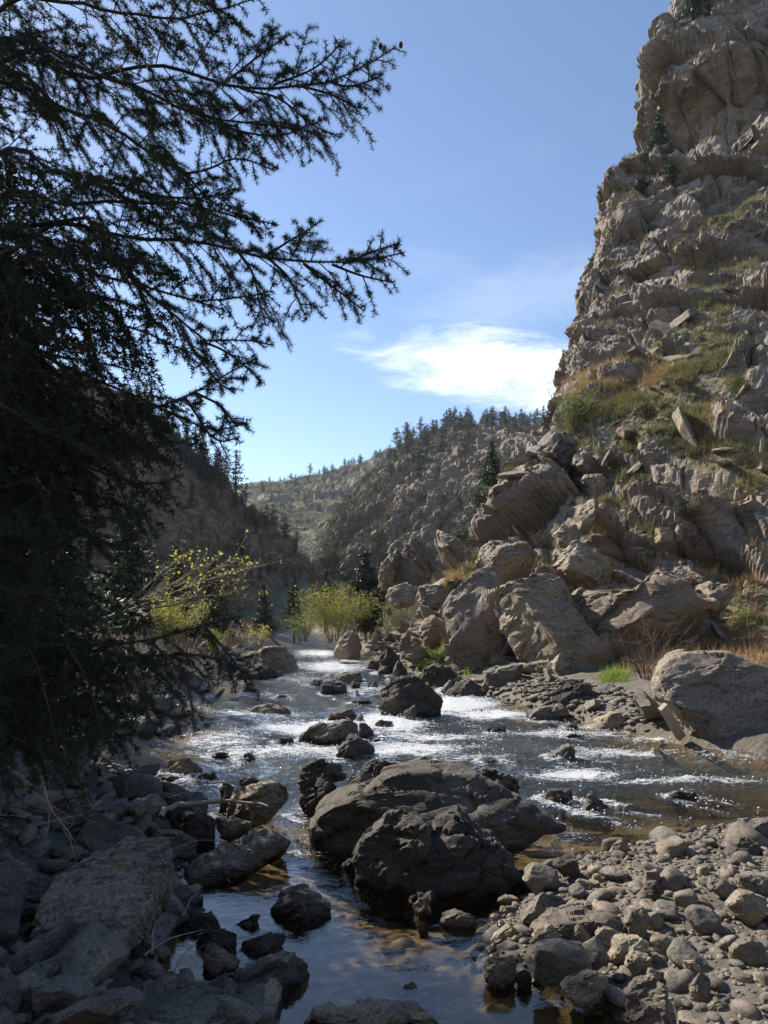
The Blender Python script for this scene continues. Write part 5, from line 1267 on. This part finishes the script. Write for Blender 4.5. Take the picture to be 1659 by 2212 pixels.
# ---- leafy shrubs
def shrub(name, label, base, h, r, stems, leaf_n, leaf, seed, mat, bark='brush', spread=.9, group=None, sub=4, thick=.012, cat_='shrub'):
    q = np.random.RandomState(seed); paths, rad, tips = [], [], []
    for i in range(stems):
        a = q.uniform(0, 6.28); L = h * q.uniform(.7, 1.1); ou = r * q.uniform(.2, 1) * spread
        b = np.array([math.cos(a), math.sin(a), 0]) * r * .12
        t = np.linspace(0, 1, 7)[:, None]
        p = b + np.array([math.cos(a) * ou, math.sin(a) * ou, 0]) * t ** 1.3 + np.array([0, 0, L]) * t * (1 - .15 * t)
        p += np.cumsum(q.normal(size=(7, 3)) * .02 * h, axis=0)
        paths.append(p); rad.append((thick, .002))
        for k in range(sub):
            g = q.uniform(.25, .95); j = int(g * 6); s0 = p[j]
            d = (p[min(j + 1, 6)] - p[j - 1]); d /= max(1e-9, np.linalg.norm(d)); d = d + q.normal(size=3) * .55; d /= np.linalg.norm(d)
            l = h * q.uniform(.15, .34); tt = np.linspace(0, 1, 4)[:, None]
            p2 = s0 + d * l * tt + np.cumsum(q.normal(size=(4, 3)) * .01 * h, axis=0); paths.append(p2); rad.append((thick * .45, .0015)); tips.append(p2)
        tips.append(p[3:])
    e = empty(name, base, label, cat_, group)
    obj('stems', mk_mesh('stems', *tubes([p[::2] if len(p) > 4 else p[::3] for p in paths], rad, 3)), MAT[bark], e)
    if leaf_n:
        allp = np.vstack(tips); c = allp[q.randint(len(allp), size=leaf_n)] + q.normal(size=(leaf_n, 3)) * .045 * h
        D = q.normal(size=(leaf_n, 3)); D /= np.linalg.norm(D, axis=1)[:, None]; W = np.cross(D, q.normal(size=(leaf_n, 3))); W /= np.linalg.norm(W, axis=1)[:, None]
        l = leaf * q.uniform(.6, 1.3, leaf_n)[:, None]
        V = np.stack([c, c + D * l * .5 + W * l * .28, c + D * l, c + D * l * .5 - W * l * .28], 1).reshape(-1, 3)
        obj('leaves', mk_mesh('leaves', V, np.arange(len(V)).reshape(-1, 4), False), mat, e)
    return e
shrub('willow_shrub', 'bright yellow green willow on the far shore at the river bend', at(722, 1388, 36), 3.0, 2.0, 40, 9500, .08, 1, MAT['willow'])
shrub('willow_shrub', 'duller willow left of the bright willow at the bend', at(655, 1385, 38), 2.0, 1.1, 20, 2600, .07, 2, MAT['green'])
shrub('willow_shrub', 'yellow green willow thicket on the left bank behind the fir boughs', at(375, 1400, 17), 1.3, .95, 26, 5200, .04, 3, MAT['willow'])
shrub('willow_shrub', 'small yellow willow at the water edge below the left bank firs', at(460, 1410, 21), .8, .45, 14, 1300, .045, 4, MAT['willow'])
shrub('willow_shrub', 'spindly shrub with bright leaves overhanging the river below the domed boulder', at(560, 1400, 24), .9, .6, 10, 420, .05, 5, MAT['yellow'])
shrub('green_bush', 'large green bush on the shoulder of the cliff', surf(1245, 945), 2.3, 1.1, 28, 4800, .07, 6, MAT['green'])
shrub('green_bush', 'small green bush below the great tilted boulder slope', surf(985, 1190), .9, .6, 14, 1200, .06, 7, MAT['green'])
shrub('green_bush', 'round green bush beside the great tilted boulder', surf(962, 1208), .8, .6, 14, 1200, .06, 8, MAT['green'])
shrub('green_bush', 'dark green shrub behind the orange grass slope', surf(1000, 1168), .7, .4, 10, 700, .06, 9, MAT['pine'])
shrub('green_bush', 'green bush among the ledges above the leaning blocks', surf(1175, 1120), 1.0, .5, 14, 1300, .05, 10, MAT['green'])
shrub('sage_bush', 'pale sage bush on the grassy terrace', surf(1478, 1130), 1.0, .75, 22, 3000, .04, 11, MAT['sage'])
shrub('green_bush', 'dark green bush high in the grass slope', surf(1425, 880), .8, .6, 16, 1500, .05, 12, MAT['green'])
shrub('green_bush', 'fresh lime bush by the far shore boulders', at(945, 1430, 20.5), .55, .3, 12, 900, .035, 13, MAT['lush'])
shrub('green_bush', 'pale green bush under the orange grass at the bend', at(845, 1330, 33), .7, .7, 14, 1300, .05, 14, MAT['green'])
shrub('bare_bush', 'leafless tangled bush beside the huge smooth tan boulder', at(1400, 1475, 17.0), 1.7, 1.1, 46, 0, 0, 15, None, 'brush', 1.0, None, 9, .006)
for i, (u_, v_, d_, h_) in enumerate([(1150, 1195, 26, .9), (870, 1370, 29, 1.0), (1340, 1000, 29, .8), (1590, 1000, 25, .8), (1640, 660, 31, 1.6), (1560, 720, 33, 1.4), (1105, 1150, 29, .8), (1290, 1060, 28, .7), (1080, 1120, 31, .9)]):
    shrub('dry_bush', 'dry grey brown bush growing on the cliff ledges', surf(u_, v_) if u_ > 900 else at(u_, v_, d_), h_, h_ * .6, 34, 500, .03, 30 + i, MAT['brush'], 'brush', .9, 'dry bushes on the cliff ledges', 7, .005)
for i in range(26):
    j = gsel[qs.randint(len(gsel))]
    shrub('sage_bush', 'small grey green sage bush on the grassy cliff slope', CL[j] - (0, 0, .05), qs.uniform(.35, .8), qs.uniform(.3, .6), 14, 500, .05, 60 + i, MAT['sage'] if i % 3 else MAT['green'], 'brush', .9, 'sage bushes on the cliff slope', 3, .005)

# ---- bare branches with first yellow leaves reaching out from the left bank
q = np.random.RandomState(4)
bb = empty('birch_branch', at(200, 1345, 11.0), 'pale bare birch bough with sparse yellow leaves reaching from the left bank', 'bough')
b0 = at(200, 1345, 11.0); paths, rad, tips = [], [], []
for (ends, r_) in [([(225, 1335), (330, 1300), (430, 1288), (500, 1265), (548, 1215)], .012), ([(225, 1335), (320, 1290), (420, 1250), (520, 1205)], .010), ([(240, 1330), (310, 1270), (360, 1225), (395, 1200)], .008),
                   ([(250, 1325), (350, 1310), (450, 1290), (520, 1285)], .007), ([(280, 1305), (370, 1265), (450, 1225), (470, 1212)], .007), ([(300, 1300), (400, 1270), (490, 1240), (540, 1230)], .006)]:
    p = np.array([at(u_, v_, 11.0 - i * .15) for i, (u_, v_) in enumerate(ends)]); p = resample(p, 16); p += np.cumsum(q.normal(size=p.shape) * .006, axis=0)
    paths.append(p); rad.append((r_ * 1.6, .004))
    for k in range(22):
        g = q.uniform(.2, .98); j = min(int(g * 15), 14); d = p[j + 1] - p[j]; d /= np.linalg.norm(d); d = d + q.normal(size=3) * .32 + (0, 0, .12); d /= np.linalg.norm(d)
        l = q.uniform(.18, .6); tt = np.linspace(0, 1, 5)[:, None]; p2 = p[j] + d * l * tt + np.cumsum(q.normal(size=(5, 3)) * .006, axis=0)
        paths.append(p2); rad.append((.006, .0025)); tips.append(p2[2:])
stem = obj('twigs', mk_mesh('twigs', *tubes([p - b0 for p in paths], rad, 5)), MAT['palebark'], bb)
allp = np.vstack(tips); n_ = 420
wgt = np.clip((allp[:, 0] - b0[0]) / 1.6, .05, 1) ** 2 * np.clip((allp[:, 2] - b0[2] + .1) * 2, .15, 1); wgt /= wgt.sum()
c = allp[q.choice(len(allp), n_, p=wgt)] + q.normal(size=(n_, 3)) * .02
D = q.normal(size=(n_, 3)); D /= np.linalg.norm(D, axis=1)[:, None]; W = np.cross(D, q.normal(size=(n_, 3))); W /= np.linalg.norm(W, axis=1)[:, None]
l = .045 * q.uniform(.6, 1.3, n_)[:, None]
Vl = np.stack([c, c + D * l * .5 + W * l * .4, c + D * l, c + D * l * .5 - W * l * .4], 1).reshape(-1, 3) - b0
obj('leaves', mk_mesh('leaves', Vl, np.arange(len(Vl)).reshape(-1, 4), False), MAT['yellow'], bb)

# ---- dead branches and driftwood on the left bank
def stick(name, label, pts, r0, r1, mat, twigs=0, seed=1, cat_='branch', group=None):
    q = np.random.RandomState(seed); p = resample(np.array(pts), 18); p += np.cumsum(q.normal(size=p.shape) * r0 * .35, axis=0)
    paths, rad = [p], [(r0, r1)]
    for k in range(twigs):
        j = q.randint(3, 16); d = q.normal(size=3) + (p[j + 1] - p[j]) / np.linalg.norm(p[j + 1] - p[j]); d /= np.linalg.norm(d); l = q.uniform(.08, .35)
        tt = np.linspace(0, 1, 6)[:, None]; p2 = p[j] + d * l * tt + np.cumsum(q.normal(size=(6, 3)) * .008, axis=0); paths.append(p2); rad.append((r1 * 1.1, r1 * .3))
    o = p[0].copy()
    return tag(obj(name, mk_mesh(name, *tubes([x - o for x in paths], rad, 6)), MAT[mat], None, o), label, cat_, group)
stick('dead_branch', 'pale leafless dead branch bending down over the shaded rubble', [at(150, 1560, 4.9), at(80, 1610, 4.9), at(83, 1660, 4.8), at(105, 1730, 4.7), at(140, 1780, 4.6), at(158, 1810, 4.5)], .016, .004, 'palebark', 16, 1)
stick('dead_branch', 'crooked pale dead branch crossing behind the bending one', [at(20, 1655, 5.1), at(60, 1685, 5.0), at(95, 1720, 4.9), at(130, 1745, 4.8)], .012, .003, 'palebark', 12, 2)
stick('dead_branch', 'thin dark twig stretching from the rubble over the side channel', [at(235, 1645, 6.6), at(270, 1680, 6.5), at(303, 1715, 6.4)], .008, .004, 'bark', 2, 3)
stick('dead_branch', 'long thin fallen branch lying across the shaded rocks', [at(60, 1785, 4.9), at(130, 1768, 4.9), at(190, 1750, 5.0), at(230, 1715, 5.1)], .007, .003, 'palebark', 4, 4)
stick('driftwood_stick', 'long pale driftwood stick lying over the side channel rocks', [at(345, 1772, 7.2), at(370, 1752, 7.5), at(440, 1742, 7.7), at(510, 1738, 7.8), at(578, 1752, 7.7)], .035, .012, 'drift', 2, 5, 'driftwood')
stick('dead_twig', 'short dark twig lying on the lower part of the big flat slab', [at(170, 2045, 4.3), at(190, 2050, 4.3), at(205, 2055, 4.3)], .005, .003, 'bark', 1, 6)
for i in range(9):
    x, y = rg.uniform(-3.4, -1.0), rg.uniform(3.6, 7); z = ground_z(np.array([x]), np.array([y]))[0][0] + rg.uniform(.12, .25); a = rg.uniform(0, 3.14)
    stick('dead_twig', 'thin dead twig strewn among the shaded rocks', [(x, y, z), (x + math.cos(a) * .2, y + math.sin(a) * .2, z + .03), (x + math.cos(a) * .45, y + math.sin(a) * .45, z - .02)], .006, .002, 'palebark', 3, 20 + i, 'twig', 'dead twigs among the shaded rocks')
# split timber wedged at the foot of the huge boulder
bm = bmesh.new(); bmesh.ops.create_cube(bm, size=1.0); bmesh.ops.scale(bm, vec=(.16, .10, 1.0), verts=bm.verts); bmesh.ops.bevel(bm, geom=list(bm.edges), offset=.012, segments=1, affect='EDGES')
me = bpy.data.meshes.new('timber'); bm.to_mesh(me); bm.free(); me.materials.append(MAT['timber'])
tb = bpy.data.objects.new('timber', me); col.objects.link(tb); tb.location = at(1452, 1560, 12.6); tb.rotation_euler = (.5, -.75, .1)
tag(tb, 'pale split timber wedged against the foot of the huge smooth boulder', 'timber')

# ---- grass: stuff, one object per kind
def tufts(name, label, C, N, nb, hgt, wid, mat, seed, spread=.10):
    q = np.random.RandomState(seed); n = len(C)
    base = np.repeat(C, nb, 0) + q.normal(size=(n * nb, 3)) * spread * np.array([1, 1, .25])
    hh = np.repeat(q.uniform(.6, 1.3, n), nb) * hgt * q.uniform(.6, 1.2, n * nb)
    D = q.normal(size=(n * nb, 3)) * .38 + np.array([0, 0, 1.0]); D /= np.linalg.norm(D, axis=1)[:, None]
    W = np.cross(D, q.normal(size=(n * nb, 3))); W /= np.linalg.norm(W, axis=1)[:, None]
    V = np.stack([base - W * wid, base + W * wid, base + D * hh[:, None] + q.normal(size=(n * nb, 3)) * .12 * hh[:, None]], 1).reshape(-1, 3)
    return tag(obj(name, mk_mesh(name, V, np.arange(len(V)).reshape(-1, 3), False), MAT[mat]), label, 'grass', None, 'stuff')
qg = np.random.RandomState(12)
ru, rv_ = cuv
vis = (ru < 1740) & (ru > 880) & (rv_ > 200) & (rv_ < 1480)
pr = (soil ** 1.2) * np.clip(CLN[:, 2] * 1.6, 0, 1) * vis * (0.06 + sm(fbm(CL * .8, 3, .55, 44), -.05, .25))
pr2 = np.clip(CLN[:, 2] - .55, 0, 1) * vis * .35 * sm(fbm(CL * .5, 3, .5, 45), 0, .3)
pr = pr + pr2; area = np.maximum(.2, 1) ; pr = pr / pr.sum()
def draw(n, w_): return qg.choice(len(CL), n, p=w_ / w_.sum())
i = draw(8500, pr); tufts('dry_grass', 'dry olive grass covering the ledges and slopes of the cliff', CL[i], None, 12, .30, .011, 'grass', 1, .05)
ORA = [(1285, 845, 60, 35), (1010, 1225, 50, 35), (1600, 1270, 70, 60), (1520, 1365, 60, 35), (1540, 930, 40, 40), (1430, 820, 60, 25), (1330, 830, 50, 30), (1620, 1180, 60, 40), (960, 1265, 30, 20), (1500, 960, 30, 25)]
wo = sum(np.exp(-(((ru - a) / c_) ** 2 + ((rv_ - b) / d_) ** 2)) for a, b, c_, d_ in ORA) * vis * np.clip(CLN[:, 2] + .15, 0, 1)
i = draw(1500, wo); tufts('russet_grass', 'russet orange dry grass in patches on the cliff slope', CL[i], None, 10, .42, .008, 'orange', 2, .05)
gsp = []
for (u_, v_, ru_, rv2, n_) in [(985, 1445, 55, 12, 420), (935, 1460, 30, 14, 260), (1325, 1500, 25, 6, 90), (870, 1435, 12, 4, 40), (930, 1445, 15, 10, 100)]:
    for _ in range(n_):
        p = on_z(u_ + qg.normal() * ru_ * .6, v_ + qg.normal() * rv2 * .6, .25); p[2] = ground_z(p[:1], p[1:2])[0][0]; gsp.append(p)
n_ = 900; X = qg.uniform(6.2, 14, n_); Y = qg.uniform(13.5, 21, n_); z_, s_, _ = ground_z(X, Y); k = (s_ > 1.0)
tufts('bank_grass', 'dry grass on the bank behind the huge smooth boulder', np.stack([X, Y, z_], 1)[k], None, 10, .34, .009, 'orange', 4, .05)
tufts('fresh_grass', 'bright green grass growing between the far shore boulders', np.array(gsp), None, 9, .28, .007, 'lush', 3, .06)
# low scrub over the left bank flat and the far hill
n_ = 5000; X = qg.uniform(-24, -1.5, n_); Y = qg.uniform(11, 60, n_); z_, s_, _ = ground_z(X, Y); k = (s_ > .5)
tufts('bank_brush', 'dark brush and grass covering the left bank beyond the fir', np.stack([X, Y, z_], 1)[k], None, 10, .55, .016, 'brush', 5, .25)
n_ = 3000; X = qg.uniform(-3, 14, n_); Y = qg.uniform(36, 130, n_); z_, s_, _ = ground_z(X, Y); k = (s_ > .5)
tufts('valley_brush', 'scrub on the valley floor beyond the river bend', np.stack([X, Y, z_], 1)[k], None, 10, .8, .03, 'sage', 6, .5)
def hill_scrub(name, label, H, t, n, tlo, thi, ulo, uhi, h, mat, seed):
    u_, v_ = to_uv(H); i = np.where((t > tlo) & (t < thi) & (u_ > ulo) & (u_ < uhi))[0]; i = qg.choice(i, n)
    tufts(name, label, H[i], None, 12, h, h * .09, mat, seed, h * .5)
hill_scrub('hill_scrub', 'low scrub dotting the far hill', HF, tF, 2600, .2, .96, 540, 900, 1.5, 'sage', 7)
hill_scrub('hill_scrub', 'low dark scrub on the sunlit ridge', HM, tM, 2600, .15, .97, 660, 1250, .9, 'sage', 8)
hill_scrub('hill_scrub', 'low dark scrub on the shaded left hill', HL, tL, 1200, .2, .96, 0, 760, .6, 'brush', 9)

# ================================================================== thin dusty air of the canyon
bm = bmesh.new(); bmesh.ops.create_cube(bm, size=1.0)
me = bpy.data.meshes.new('haze'); bm.to_mesh(me); bm.free()
hz = bpy.data.objects.new('haze', me); col.objects.link(hz)
hz.scale = (1400, 900, 132); hz.location = (0, 250, 132 / 2 - 6)
hm, t = new_mat('haze'); 
o_ = t.n('ShaderNodeOutputMaterial'); v_ = t.n('ShaderNodeVolumePrincipled', None, Density=0.00016, Anisotropy=0.25); v_.inputs['Color'].default_value = (0.78, 0.86, 1.0, 1)
t.link(v_.outputs[0], o_.inputs['Volume']); me.materials.append(hm)
tag(hz, 'thin pale haze filling the canyon air', 'haze', None, 'stuff')
